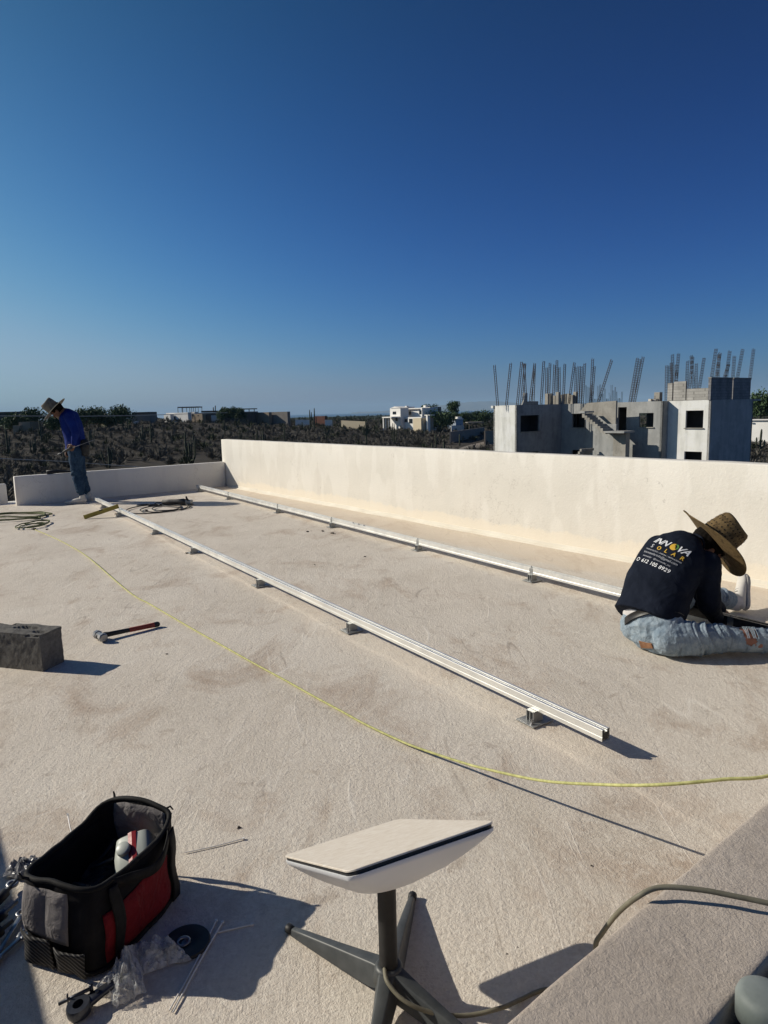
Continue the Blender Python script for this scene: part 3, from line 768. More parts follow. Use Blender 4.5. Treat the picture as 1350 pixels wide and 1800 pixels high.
q.add([K1 + e2 * a + ez * RZ, K1 + e2 * b + ez * RZ, K1 + e2 * b + ez * (RZ + .95), K1 + e2 * (b - .25) + ez * (RZ + .98), K1 + e2 * (a + .1) + ez * (RZ + .35)] + [p - e1 * .2 for p in (K1 + e2 * a + ez * RZ, K1 + e2 * b + ez * RZ, K1 + e2 * b + ez * (RZ + .95), K1 + e2 * (b - .25) + ez * (RZ + .98), K1 + e2 * (a + .1) + ez * (RZ + .35))],
      [(0, 1, 2, 3, 4), (9, 8, 7, 6, 5)] + [(i, (i + 1) % 5, 5 + (i + 1) % 5, 5 + i) for i in range(5)]); ubm(q, 'broken_wall', MT['block'])
gg = random.Random(3)
for k in range(9):
    px = 962 + 6.2 * k; p = D(px, 705, 60 + gg.uniform(-1, 1)); hh = gg.uniform(.75, 1.1)
    q = MB(); q.box(V(p.x, p.y, RZ + hh / 2 - .02), (.34, .25, hh), e1, e2, ez); ubm(q, 'raw_stub_wall', MT['rawconc'], bevel=.03)
for k in range(7):
    p = D(gg.uniform(1134, 1163), 705, 55); q = MB(); q.box(V(p.x, p.y, RZ + .12 + (.22 if k > 4 else 0)), (.4, .2, .2), (e1 + e2 * gg.uniform(-.5, .5)).normalized(), ez.cross((e1 + e2 * .2).normalized()), ez); ubm(q, 'loose_block', MT['block'])
q = MB(); p = D(1157, 700, 55); q.box(V(p.x, p.y, RZ + .35), (.5, .4, .75), e1, e2, ez); ubm(q, 'raw_stub_wall', MT['rawconc'], bevel=.04)
# bundles of reinforcement
def rebar(px, y0, px1, y1, dist, wd=.15, bars=4):
    a = D(px, y0, dist); b = D(px1, y1, dist); a.z = RZ - .05 if y0 > 690 else a.z
    d = (b - a); L = d.length; dn = d.normalized(); X = dn.cross(V(0, 1, 0)).normalized(); Y = dn.cross(X)
    q = MB(); r = .016; cs = [X * i * wd / 2 + Y * j * wd / 2 for i, j in ((-1, -1), (1, -1), (1, 1), (-1, 1))][:bars]
    for c in cs: q.tube([a + c, a + c + d * (.97 + .03 * gg.random())], r, 4)
    k = .15
    while k < L - .05:
        o_ = a + dn * k
        for i in range(4): q.tube([o_ + cs[i % bars], o_ + cs[(i + 1) % bars]], .009, 3)
        k += .19
    ubm(q, 'rebar_column', MT['rebar'])
for (px, y0, px1, y1, dd) in [(875, 711, 869, 641, 57), (890, 711, 898, 637, 57), (909, 711, 917, 635, 58), (916, 711, 923, 638, 58.5), (925, 705, 921, 638, 60), (931, 700, 940, 640, 57.5), (937, 705, 940, 638, 59),
    (951, 705, 956, 634, 58), (960, 700, 961, 645, 62), (964, 700, 967, 637, 60), (972, 700, 975, 640, 61), (979, 700, 979, 632, 60), (984, 700, 983, 645, 63), (990, 700, 993, 638, 60), (1000, 698, 1010, 636, 60),
    (1011, 700, 1013, 643, 62), (1016, 700, 1019, 643, 60), (1020, 700, 1022, 643, 61), (1024, 705, 1028, 638, 60), (1038, 706, 1042, 629, 58), (1040, 706, 1045, 643, 60), (1051, 706, 1076, 631, 57),
    (1107, 705, 1121, 628, 57), (1112, 705, 1125, 630, 58), (1115, 705, 1131, 626, 57), (1171, 700, 1172, 641, 54), (1176, 690, 1177, 642, 54), (1183, 690, 1182, 622, 53), (1187, 690, 1193, 620, 53), (1180, 690, 1180, 637, 54.5), (1189, 690, 1189, 640, 54),
    (1206, 693, 1209, 633, 54), (1211, 690, 1218, 626, 55), (1220, 690, 1215, 624, 54), (1224, 690, 1224, 638, 56), (1228, 690, 1238, 628, 54),
    (1250, 670, 1259, 612, 51), (1258, 668, 1266, 619, 52), (1262, 668, 1264, 622, 53), (1276, 668, 1283, 616, 52), (1288, 668, 1291, 625, 53), (1289, 700, 1306, 612, 52), (1318, 668, 1325, 612, 54.5), (1272, 668, 1281, 640, 53)]:
    rebar(px, y0, px1, y1, dd)
for k in range(22):
    px = 1030 + k * 3.0; 
    a = D(px, 704, 61); a.z = RZ; q = MB(); h = gg.uniform(.8, 1.7) if k % 7 < 5 else .4
    for j in (-.04, .04): q.tube([a + V(j, 0, 0), a + V(j + gg.uniform(-.05, .05), 0, h)], .014, 4)
    ubm(q, 'starter_bar', MT['rebar'])

# ---------------------------------------------------------------- far houses
MT['hwhite'] = m_noisy('white_house_paint', (.72, .70, .66), (.80, .78, .74), .5, .85, 0)
MT['hcream'] = m_noisy('cream_house_paint', (.56, .47, .33), (.62, .53, .38), .5, .85, 0)
MT['htan'] = m_noisy('tan_house_paint', (.27, .215, .16), (.33, .27, .20), .5, .9, 0)
MT['hdark'] = m_noisy('dark_shed_paint', (.065, .06, .06), (.10, .095, .09), .6, .9, 0)
MT['hgrey'] = m_noisy('grey_house_paint', (.19, .17, .15), (.24, .22, .20), .6, .9, 0)
MT['hblue'] = m_noisy('pale_blue_house_paint', (.36, .42, .52), (.42, .48, .58), .6, .9, 0)
MT['glass'] = mat('dark_window_glass', (.02, .025, .03), .15, 0, .6)
MT['wood'] = m_noisy('dark_timber', (.05, .04, .035), (.08, .07, .06), 3, .8, 0)
FRONT = []; HR = {}
def blk(root, name, px0, px1, ytop, d, m, zb=None, depth=7, th=0):
    "a rectangular volume whose front spans two photo columns"
    ym = 745
    a = D(px0, ym, d); b = D(px1, ym, d); top = D((px0 + px1) / 2, ytop, d).z
    zb_ = terrain_z((a.x + b.x) / 2, d) - .5 if zb is None else zb
    U_, W_2, dmax = HR[root.name]; a = V(a.x, a.y, 0); L = win_s(a, U_, px0, px1)[1]; dp = min(depth, dmax)
    FRONT.append((root.name, px0, px1, d, a))
    q = MB(); q.box(a + U_ * (L / 2) + W_2 * (dp / 2) + ez * ((top + zb_) / 2), (L, dp, top - zb_), U_, W_2, ez); return world_child(q.build(name, m), root)
def wd(root, px0, px1, y0, y1, d, name='window'):
    o_ = [f for f in FRONT if f[0] == root.name and f[1] - .1 <= px0 and px1 <= f[2] + .1 and abs(f[3] - d) < .5]
    o_ = o_[-1][4] if o_ else V(D(px0, 745, d).x, d, 0); U_, W_2, _m = HR[root.name]; s0, s1 = win_s(o_, U_, px0, px1); z1, z0 = D(px0, y0, d).z, D(px0, y1, d).z
    q = MB(); q.box(o_ + U_ * ((s0 + s1) / 2) + ez * ((z0 + z1) / 2), (s1 - s0, .12, z1 - z0), U_, W_2, ez); return world_child(q.build(name, MT['glass']), root)
def house(px, d, name, label, cat='house'):
    p = D(px, 745, d); t_ = thing(name, V(p.x, p.y, terrain_z(p.x, p.y)), label, cat)
    if px > 650: HR[t_.name] = (e1, e2, 3.2)
    else:
        a_ = R(-4 if name in ('dark_shed', 'long_low_house', 'dark_house', 'flat_shed', 'tan_hut') else -32); HR[t_.name] = (V(math.cos(a_), math.sin(a_), 0), V(-math.sin(a_), math.cos(a_), 0), 1.6 if a_ < -.3 else 6)
    return t_
h = house(725, 218, 'white_house', 'white two storey house with arches and small windows in the middle of the horizon')
blk(h, 'left_wing', 686, 704, 717.5, 219, MT['hwhite'], depth=8)
q = MB(); a = D(686, 717.5, 218.5); b = D(704, 717.5, 218.5); m_ = D(693, 715, 218.5)
a = V(a.x, a.y, a.z); Lg = win_s(V(a.x, a.y, 0), e1, 686, 704)[1]; b = a + e1 * Lg; m_ = a + e1 * (Lg * .42) + ez * .5
q.add([a, b, m_] + [p + e2 * 3.3 for p in (a, b, m_)], [(0, 1, 2), (5, 4, 3), (0, 2, 5, 3), (1, 4, 5, 2), (0, 3, 4, 1)]); world_child(q.build('gable', MT['hwhite']), h)
blk(h, 'main_block', 704, 742, 717.5, 223, MT['hwhite'], depth=9); blk(h, 'parapet', 708, 716, 715.2, 222.5, MT['hwhite'], zb=D(710, 717.5, 222.5).z, depth=3)
blk(h, 'right_block', 741, 756, 716, 220, MT['hwhite'], depth=9); blk(h, 'right_wing', 757, 763, 715.5, 221, MT['hgrey'], depth=3)
blk(h, 'chimney', 712, 715, 713.5, 221, MT['hwhite'], zb=D(713, 716, 221).z, depth=1); blk(h, 'chimney', 744.5, 748, 712.5, 220.5, MT['hwhite'], zb=D(746, 716, 221).z, depth=1)
blk(h, 'porch', 672, 688, 732.5, 217, MT['hwhite'], zb=D(680, 734.5, 217).z, depth=4); blk(h, 'lower_terrace', 709, 741, 733, 216, MT['hwhite'], depth=6)
blk(h, 'annex', 726, 740, 735, 203, MT['hcream'], depth=4); blk(h, 'annex_wall', 741, 747, 735, 202, MT['htan'], depth=6); blk(h, 'gate_post', 749, 751.5, 729, 200, MT['hwhite'], depth=1)
blk(h, 'porch_roof', 746, 755, 729, 201, MT['hwhite'], zb=D(750, 730.5, 201).z, depth=2)
blk(h, 'terrace_roof', 706, 736, 719, 221.5, MT['hgrey'], zb=D(720, 720.2, 221).z, depth=2)
for a in ((690.5, 696.5, 723.5, 728.5, 219), (708, 712, 722, 725, 223), (718, 723, 723, 729, 223), (737, 741, 722, 728, 223), (745, 750, 721.5, 724.5, 220), (695, 699, 733.5, 740, 219), (711, 716, 736.5, 742, 216), (719, 725, 736, 744, 216)): wd(h, *a)
for px in (673, 677, 682): blk(h, 'porch_column', px, px + 1, 734.5, 216.8, MT['hwhite'], depth=.2)
h = house(316, 245, 'terrace_house', 'pale flat roofed house with a steel pergola on top, on the left skyline')
blk(h, 'wall', 293, 331, 725.5, 245, MT['hwhite'], depth=9); blk(h, 'wall', 289, 300, 729, 243, MT['hwhite'], depth=6); blk(h, 'side_wing', 331, 356, 727.5, 246, MT['htan'], depth=8)
wd(h, 299, 309, 733, 740, 245, 'doorway'); wd(h, 348, 350, 730, 731.5, 246); wd(h, 338, 340, 730, 731.5, 246)
q = MB(); zt = D(328, 716, 244).z; zb = D(320, 726, 244).z
for px in (310.5, 319, 331.5, 335, 346.5):
    for dy in (0, 5):
        p = D(px, 720, 244); q.box(V(p.x, 245.5 + dy, (zt + zb) / 2), (.14, .14, zt - zb))
a = D(310, 716, 244); b = D(347, 716, 244)
for dy in (0, 5): q.box(V((a.x + b.x) / 2, 245.5 + dy, zt), (b.x - a.x, .16, .28))
for k in range(10): q.box(V(a.x + (b.x - a.x) * k / 9, 248, zt + .2), (.1, 5.4, .1))
world_child(q.build('pergola', MT['wood']), h)
blk(h, 'roof_box', 337, 343, 724, 247, MT['hwhite'], zb=D(340, 728, 247).z, depth=2)
h = house(365, 252, 'dark_house', 'low dark house with two chimney pipes left of centre on the skyline')
blk(h, 'wall', 346, 385, 725.5, 254, MT['hgrey'], depth=8); blk(h, 'roof', 355, 376, 722, 253, MT['hdark'], zb=D(365, 725, 253).z, depth=7); blk(h, 'shade_wall', 356, 373, 729.5, 250, MT['hdark'], depth=4); blk(h, 'white_wall', 372, 382, 730, 249, MT['hwhite'], depth=1)
q = MB(); 
for px, y0 in ((375, 716), (378.5, 713)):
    a = D(px, 725, 252.5); b = D(px, y0, 252.5); q.tube([a, b], .18, 7)
world_child(q.build('chimney_pipe', MT['wood']), h)
h = house(410, 258, 'long_low_house', 'long low brown house with a dark pergola roof left of centre')
blk(h, 'wall', 383, 446, 724.5, 258, MT['hdark'], depth=8); blk(h, 'eave', 381, 447, 724, 257.4, MT['hgrey'], zb=D(410, 726, 257.4).z, depth=9)
q = MB(); a = D(425, 719, 257); b = D(447.5, 719, 257); q.box(V((a.x + b.x) / 2, 260, a.z), (b.x - a.x, 5, .35))
for px in (428, 437, 446):
    p = D(px, 722, 257); q.box(V(p.x, 258, a.z - 1), (.25, .25, 2))
world_child(q.build('pergola', MT['wood']), h)
h = house(475, 262, 'flat_roofed_house', 'boxy grey house with a pale left wall beside the long low house')
blk(h, 'pale_wall', 446, 473, 724.8, 262, MT['htan'], depth=8); blk(h, 'dark_wall', 472, 505.5, 724.0, 261, MT['hgrey'], depth=9); blk(h, 'carport', 487, 501, 732, 260.5, MT['hdark'], depth=1)
h = house(10, 185, 'dark_shed', 'long dark flat shed cut by the left edge of the photo', 'shed'); blk(h, 'wall', -60, 42, 724.5, 205, MT['hdark'], depth=6)
h = house(42, 178, 'tan_hut', 'small tan hut below the skyline trees left of the straw hat', 'hut'); blk(h, 'wall', 33, 53, 741.5, 178, MT['htan'], depth=5); blk(h, 'low_wall', 22, 34, 748, 177, MT['htan'], depth=3)
h = house(180, 215, 'white_box_house', 'small white block house between two trees on the left skyline'); blk(h, 'wall', 173, 186, 726.5, 215, MT['hcream'], depth=5)
wd(h, 176, 179, 729.5, 732.5, 215)
h = house(248, 225, 'flat_shed', 'flat dark roofed shed right of the largest rounded tree', 'shed'); blk(h, 'wall', 233, 264, 725, 225, MT['hgrey'], depth=6); blk(h, 'roof', 233, 264, 724.3, 224.6, MT['hdark'], zb=D(248, 727, 224.6).z, depth=7)
blk(h, 'end_wall', 234, 240, 740.5, 221, MT['hwhite'], depth=1.5)
h = house(812, 232, 'blue_house', 'small pale blue house with a white parapet right of the green trees'); blk(h, 'wall', 786, 801, 737.5, 232, MT['hblue'], depth=6); blk(h, 'parapet', 785, 802, 736, 231.7, MT['hwhite'], zb=D(793, 737.8, 231.7).z, depth=6.6); blk(h, 'chimney', 800, 804, 732.5, 231, MT['hwhite'], depth=2)
wd(h, 790, 793, 740, 743, 232)
h = house(828, 210, 'roof_shelter', 'grey open shelter roof left of the unfinished building', 'shelter'); 
q = MB(); a = D(822, 743, 205); b = D(850, 741.5, 205); q.box(V((a.x + b.x) / 2, 208, a.z), (b.x - a.x, 6, .25)); world_child(q.build('shelter_roof', MT['hgrey']), h)
for px in (824, 836, 848): blk(h, 'shelter_post', px, px + 1, 743, 205.3, MT['wood'], depth=.2)
def wallrun(name, p0, p1, y0, y1, d0, d1, m, label):
    a = D(p0, y0, d0); b = D(p1, y1, d1); q = MB()
    zb0 = terrain_z(a.x, a.y) - .4; zb1 = terrain_z(b.x, b.y) - .4; dn = (b - a); dn.z = 0; s_ = dn.normalized().cross(ez) * .12
    P = [V(a.x, a.y, zb0), V(b.x, b.y, zb1), b, a]
    q.add([p - s_ for p in P] + [p + s_ for p in P], [(0, 1, 2, 3), (7, 6, 5, 4), (0, 1, 5, 4), (1, 2, 6, 5), (2, 3, 7, 6), (3, 0, 4, 7)])
    tag(q.build(name, m), label, 'wall')
wallrun('boundary_wall', 791, 851, 759, 751, 150, 190, MT['hgrey'], 'long grey boundary wall along the dirt track')
wallrun('boundary_wall', 793, 815, 748, 747.5, 205, 212, MT['hwhite'], 'short white wall in front of the small blue house')
wallrun('boundary_wall', 852, 868, 757, 757, 140, 150, MT['htan'], 'tan block wall at the left corner of the unfinished building')
wallrun('boundary_wall', 519, 545, 737.5, 738, 250, 250, MT['hwhite'], 'low white wall left of the lone pair of cacti')
wallrun('boundary_wall', 571, 584, 738, 738, 240, 240, MT['hwhite'], 'short white wall right of the lone pair of cacti')
wallrun('boundary_wall', 600, 644, 739, 741, 235, 230, MT['hcream'], 'pale low wall left of the white house')
h = house(562, 255, 'red_brown_hut', 'low red brown hut behind the lone pair of cacti', 'hut'); blk(h, 'wall', 552, 571, 731.5, 256, m_noisy('red_brown_paint', (.12, .05, .035), (.16, .07, .05), .5, .9, 0), depth=5)
h = house(1335, 150, 'white_low_house', 'white low house at the right edge behind the unfinished building'); blk(h, 'wall', 1314, 1420, 737, 120, MT['hwhite'], depth=8); blk(h, 'parapet', 1313, 1421, 736.2, 119.7, MT['hwhite'], zb=D(1350, 738, 119.7).z, depth=8.6); wd(h, 1318, 1323, 740.5, 742.5, 120, 'vent')
h = house(1340, 600, 'far_white_house', 'tiny white house by the sea at the right edge'); blk(h, 'wall', 1337, 1348, 713.5, 900, MT['hwhite'], depth=10, zb=D(1340, 717.5, 900).z)
MT['dirt'] = m_noisy('pale_dirt', (.20, .17, .14), (.27, .235, .195), .3, .95, .3, 3, .05)
mb = MB(); ctr = [(760, 792, 2.2), (800, 781, 3.6), (830, 775, 5.0), (858, 769, 6), (880, 760, 6)]
L_, R_ = [], []
for (px, py, wd_) in ctr:
    d_ = {760: 112, 800: 124, 830: 134, 858: 146, 880: 170}[px]; p = D(px, py, d_)
    for s_, arr in ((-1, L_), (1, R_)): x_ = p.x; y_ = p.y + s_ * wd_; arr.append(V(x_, y_, terrain_z(x_, y_) + .07))
for k in range(len(ctr) - 1):
    for j in range(8):
        a, b = L_[k].lerp(L_[k + 1], j / 8), R_[k].lerp(R_[k + 1], j / 8); c, d_ = R_[k].lerp(R_[k + 1], (j + 1) / 8), L_[k].lerp(L_[k + 1], (j + 1) / 8)
        P = [a, b, c, d_]; 
        for p in P: p.z = terrain_z(p.x, p.y) + .12
        mb.add(P, [(0, 1, 2, 3)])
tag(mb.build('dirt_track', MT['dirt']), kind='structure')
# overhead cables
MT['cable'] = m_noisy('pale_cable', (.34, .34, .33), (.42, .42, .40), 1, .6, 0)
def cable(pts, r, label):
    P = [D(*p) for p in pts]; out = []
    for i in range(len(P) - 1):
        for k in range(10): out.append(P[i].lerp(P[i + 1], k / 10) - ez * .0)
    out.append(P[-1]); tag(MB().tube(out, r, 6).build('overhead_cable', MT['cable'], smooth=True), label, 'cable')
cable([(-200, 729, 46), (0, 731.2, 48), (140, 731.8, 52), (240, 730.5, 58), (330, 727.5, 75), (400, 725.5, 120)], .028, 'pale overhead cable crossing the left skyline behind the straw hat')
cable([(-200, 801, 30), (0, 806, 32), (110, 811, 34), (170, 815.5, 35), (260, 822, 36), (330, 830, 38)], .018, 'pale cable sagging just above the far low parapet')
# ---------------------------------------------------------------- mounting rails
def m_alu():
    m = mat('mill_aluminium', (.72, .72, .70), .38, .6, .5); t = NT(m)
    n = t.noise(3, 4, .6, t.map((1, 1, 1)))
    t.rough(t.ramp(n, [(.3, .32), (.7, .5)])); t.col(t.ramp(t.noise(9, 5), [(.3, (.70, .70, .68)), (.7, (.88, .87, .82))])); return m
MT['alu'] = m_alu(); MT['galv'] = m_noisy('galvanised_steel', (.27, .28, .28), (.40, .405, .40), 30, .5, .1, 80, .001, metal=.7)
MT['steel'] = m_noisy('bright_steel', (.20, .205, .215), (.38, .38, .39), 25, .42, .05, metal=.9)
MT['black'] = m_noisy('black_plastic', (.012, .012, .013), (.03, .03, .03), 20, .55, .15, 150, .001)
RW, RH, RB = .042, .046, .054
# slotted rail section: (across, up)
RPROF = [(-.021, 0), (.021, 0), (.021, .038), (.018, .038), (.018, .046), (.006, .046), (.006, .040), (-.006, .040), (-.006, .046), (-.018, .046), (-.018, .038), (-.021, .038)]
RPROF = [(-.021, 0), (.021, 0), (.021, .016), (.0195, .0175), (.021, .019), (.021, .046), (.007, .046), (.007, .036), (-.007, .036), (-.007, .046), (-.021, .046), (-.021, .019), (-.0195, .0175), (-.021, .016)]
def rail(A, B, label, feet, joints=(), clamps=(), sw=1.0, sh=1.0):
    A = V(A.x, A.y, RB); B = V(B.x, B.y, RB); d = (B - A); L = d.length; d.normalize(); s_ = d.cross(ez)
    root = thing('mounting_rail', A, label, 'rail', 'aluminium mounting rails on the roof')
    cuts = [0] + sorted(joints) + [L]
    for i in range(len(cuts) - 1):
        a, b = cuts[i] + (.0015 if i else 0), cuts[i + 1] - (.0015 if i < len(cuts) - 2 else 0); q = MB()
        n = len(RPROF); P = [A + d * x + s_ * px * sw + ez * pz * sh for x in (a, b) for px, pz in RPROF]
        q.add(P, [(i_, (i_ + 1) % n, n + (i_ + 1) % n, n + i_) for i_ in range(n)])
        # hollow look at the ends: open section with a dark web inside
        q.box(A + d * ((a + b) / 2) + ez * .002, (b - a - .02, .038, .002), d, s_, ez)
        world_child(q.build('rail_profile', MT['alu'], bevel=.0008, bseg=1), root)
    for x in (A + d * .004, B - d * .004):
        q = MB(); q.box(x + ez * .021, (.004, .034, .030), d, s_, ez); world_child(q.build('end_cap', MT['black']), root)
    for j in joints:
        q = MB(); q.box(A + d * j - s_ * .0235 + ez * .020, (.20, .004, .030), d, s_, ez)
        world_child(q.build('splice_plate', MT['alu'], bevel=.001), root)
    for x in clamps:
        q = MB(); q.lathe([(.0, 0), (.007, 0), (.007, .006), (.004, .006), (.004, .013), (0.001, .013)], A + d * x + ez * .046, n=8); world_child(q.build('clamp_bolt', MT['steel']), root)
    return root, A, d, s_, L
def foot(A, d, s_, x, label, mb_side=-1, clip=True):
    p = A + d * x; p = V(p.x, p.y, 0)
    r = thing('rail_foot', p, label, 'bracket', 'metal feet under the mounting rails')
    c = p + s_ * (mb_side * .015)
    q = MB(); q.box(c + ez * .006, (.10, .115, .006), d, s_, ez); world_child(q.build('base_plate', MT['galv'], bevel=.001), r)
    q = MB()
    for o_ in (-.019, .019): q.box(c + d * o_ + ez * .030, (.004, .055, .046), d, s_, ez)
    q.box(c + ez * .0515, (.042, .055, .004), d, s_, ez); q.box(c + d * .0 + ez * .030, (.004, .055, .042), d, s_, ez)
    world_child(q.build('channel', MT['galv'], bevel=.001), r)
    q = MB(); bb = c + s_ * (mb_side * .043) + d * .028
    q.lathe([(.001, 0), (.009, 0), (.009, .007), (.005, .007), (.005, .022), (.001, .022)], bb + ez * .009, n=6); world_child(q.build('anchor_bolt', MT['steel']), r)
    if clip:
        q = MB(); k = p + s_ * (mb_side * .026)
        q.box(k + ez * .072, (.034, .004, .050), d, s_, ez); q.box(k + ez * .1005 - s_ * mb_side * .007, (.034, .018, .004), d, s_, ez)
        q.lathe([(.001, 0), (.0075, 0), (.0075, .006), (.004, .006), (.004, .016), (.001, .016)], k + ez * .1025 - s_ * mb_side * .004, n=6)
        world_child(q.build('rail_clamp', MT['galv']), r)
    return r
def along(A, d, px):
    lo, hi = -1, 14
    for _ in range(50):
        m_ = (lo + hi) / 2; q = A + d * m_; c = CM.transposed() @ (q - V(0, 0, CAM_H))
        if 675 + FPX * c.x / -c.z < px: lo = m_
        else: hi = m_
    return lo
r1a, r1b = G(168, 877, RB + .02), G(1065, 1293, RB + .02)
root, A, d, s_, L = rail(r1a, r1b, 'nearer aluminium rail, ending free near the middle of the roof', None, [along(V(r1a.x, r1a.y, RB), (r1b - r1a).normalized(), 372), ], ())
R1 = (A, d, s_, L)
names1 = ['far end foot of the nearer rail, beside the yellow level', 'foot of the nearer rail just right of the yellow level', 'third foot of the nearer rail from its far end', 'fourth foot of the nearer rail, left of the spliced joint', 'middle foot of the nearer rail', 'foot of the nearer rail, second from its free end', 'large foot closest to the free end of the nearer rail']
for px, nm in zip((184, 212, 276, 344, 461, 622, 944), names1): foot(A, d, s_, along(A, d, px), nm, 1, clip=False)
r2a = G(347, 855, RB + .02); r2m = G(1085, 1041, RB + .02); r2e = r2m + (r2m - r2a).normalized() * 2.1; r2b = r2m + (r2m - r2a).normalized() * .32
root, A, d, s_, L = rail(r2a, r2b, 'farther aluminium rail running behind the seated worker', None, [along(V(r2a.x, r2a.y, RB), (r2m - r2a).normalized(), 627)], [along(V(r2a.x, r2a.y, RB), (r2m - r2a).normalized(), q) for q in (621, 631, 640)], 1.25, 1.1)
R2 = (A, d, s_, L)
MT['alu_keep'] = MT['alu']; MT['alu'] = m_noisy('dark_bronze_metal', (.030, .031, .034), (.05, .05, .054), 10, .45, .1, metal=.3)  # rail continued past the worker, with shade painted into its dark colour
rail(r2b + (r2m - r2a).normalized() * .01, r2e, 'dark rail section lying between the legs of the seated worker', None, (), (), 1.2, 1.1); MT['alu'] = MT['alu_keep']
names2 = ['far end foot of the farther rail', 'second foot of the farther rail from its far end', 'third foot of the farther rail from its far end', 'foot of the farther rail left of the three small bolts', 'foot of the farther rail right of the three small bolts', 'foot of the farther rail left of the seated worker', 'foot of the farther rail between the legs of the seated worker']
for px, nm in zip((353, 404, 491, 586, 738, 938, 1288), names2): foot(A, d, s_, along(A, d, px), nm, 1)

# ---------------------------------------------------------------- yellow cord, cable, ropes
def smooth_path(P, n=12):
    P = [Vector(p) for p in P]; out = []
    for i in range(len(P) - 1):
        a, b, c, d_ = P[max(i - 1, 0)], P[i], P[i + 1], P[min(i + 2, len(P) - 1)]
        for k in range(n):
            t = k / n; out.append(.5 * ((2 * b) + (c - a) * t + (2 * a - 5 * b + 4 * c - d_) * t * t + (3 * b - a - 3 * c + d_) * t ** 3))
    out.append(P[-1]); return out
def m_cord():
    m = mat('yellow_cord', (.50, .49, .13), .7, 0, .2); t = NT(m)
    t.col(t.ramp(t.noise(60, 3), [(.35, (.38, .38, .15)), (.7, (.60, .585, .26))])); t.nrm(t.bump(t.noise(700, 2), .5, .001)); return m
MT['cord'] = m_cord()
P = [G(62, 931, .006), G(105, 950, .005), (G(150, 976, .005)), G(225, 1039, .005), G(262, 1061, .005), G(300, 1083, .005), G(350, 1112, .005), G(400, 1140, .005), G(450, 1168, .005), G(500, 1195, .005), G(550, 1223, .005), G(600, 1250, .005), G(640, 1272, .006), G(690, 1296, .007), G(730, 1313, .012),
     V(.240, 2.350, .026), V(.328, 2.249, .048), V(.483, 2.054, .110), V(.607, 1.867, .201), V(.711, 1.715, .285), V(.864, 1.665, .325), V(1.040, 1.665, .348), V(1.45, 1.80, .44), V(1.75, 2.06, .46), V(2.2, 2.1, .458)]
tag(MB().tube(smooth_path(P), .0048, 8).build('extension_cord', MT['cord'], smooth=True), 'thin yellow cord snaking across the roof and lifting off it near the low wall', 'cord')
MT['rope'] = m_noisy('olive_rope', (.07, .085, .035), (.13, .145, .06), 40, .8, .3, 300, .001)
def coil(loc, loops, r, label, name, m, seed=1, cat='cord'):
    g = random.Random(seed); pts = []
    for (cx, cy, a, b, ph, tn) in loops:
        n = int(22 * tn)
        for k in range(n): t = ph + 2 * PI * k / 22; pts.append(V(cx + a * math.cos(t) * (1 + g.uniform(-.03, .03)), cy + b * math.sin(t), r + .006 + g.uniform(0, .008) + .012 * (len(pts) % 30) / 30))
    q = MB().tube(smooth_path(pts, 3), r, 7); o = q.build(name, m, smooth=True); o.location = loc; return tag(o, label, cat)
gc = G(28, 911); coil(gc, [(-.15, 0, .52, .34, 0, 2.1), (.0, .16, .40, .22, 1, 1.4), (-.1, -.16, .50, .16, 2, 1.3)], .009, 'olive green rope coil on the roof at the left edge', 'rope_coil', MT['rope'], 3, 'rope')
gc = G(58, 924); coil(gc, [(0, 0, .15, .30, 0, 1.5), (.06, -.12, .13, .18, 1, 1.2)], .007, 'small olive rope loop in front of the big coil', 'rope_coil', MT['rope'], 4, 'rope')

# power tool with its flex on the far part of the roof
MT['tool'] = m_noisy('grimy_tool_casing', (.035, .035, .035), (.075, .07, .065), 20, .6, .2)
gp = G(312, 888)
gr = thing('angle_grinder', gp, 'dark angle grinder lying in its own tangled cable between the rails', 'power tool')
ga = V(.98, -.2, 0).normalized(); gb = V(.2, .98, 0).normalized()
q = MB(); q.tube([V(0, 0, .05) - ga * .24, V(0, 0, .052) - ga * .12, V(0, 0, .05), V(0, 0, .055) + ga * .1, V(0, 0, .05) + ga * .15], [.028, .034, .038, .045, .04], 12); q.build('motor_body', MT['tool'], gr, smooth=True)
q = MB(); q.box(ga * .19 + V(0, 0, .05), (.09, .08, .06), ga, gb); q.build('gear_head', MT['galv'], gr, bevel=.012)
q = MB(); q.lathe([(.001, 0), (.062, 0), (.062, .004), (.001, .004)], ga * .2 + V(0, 0, .012), n=24); q.build('cutting_disc', MT['black'], gr)
q = MB(); q.tube([ga * .19 + V(0, 0, .06), ga * .19 + gb * -.06 + V(0, 0, .10), ga * .2 + gb * -.1 + V(0, 0, .14)], [.014, .017, .012], 8); q.build('side_handle', MT['black'], gr, smooth=True)
q = MB(); pts = [-ga * .24 + V(0, 0, .05), -ga * .36 + V(0, -.02, .02)]
for k in range(70):
    t = k / 69; a = t * 2 * PI * 3.4; rr = (.18 + .16 * t) ; pts.append(V(-.10 + .12 * math.sin(a * .31) + rr * 1.2 * math.cos(a), -.08 - .10 * t + rr * 1.5 * math.sin(a) - .25, .010 + .008 * ((k // 9) % 2)))
pts += [V(-.45, .12, .01), V(-.62, .05, .01), V(-.52, -.02, .01), V(-.3, .06, .01)]
q.tube(smooth_path(pts, 4), .0075, 6); q.build('flex', MT['black'], gr, smooth=True)
q = MB(); q.tube([V(-.20, .10, .03), V(-.02, .13, .04), V(.02, .13, .04)], [.03, .035, .02], 8); q.build('plug_block', MT['tool'], gr, smooth=True)
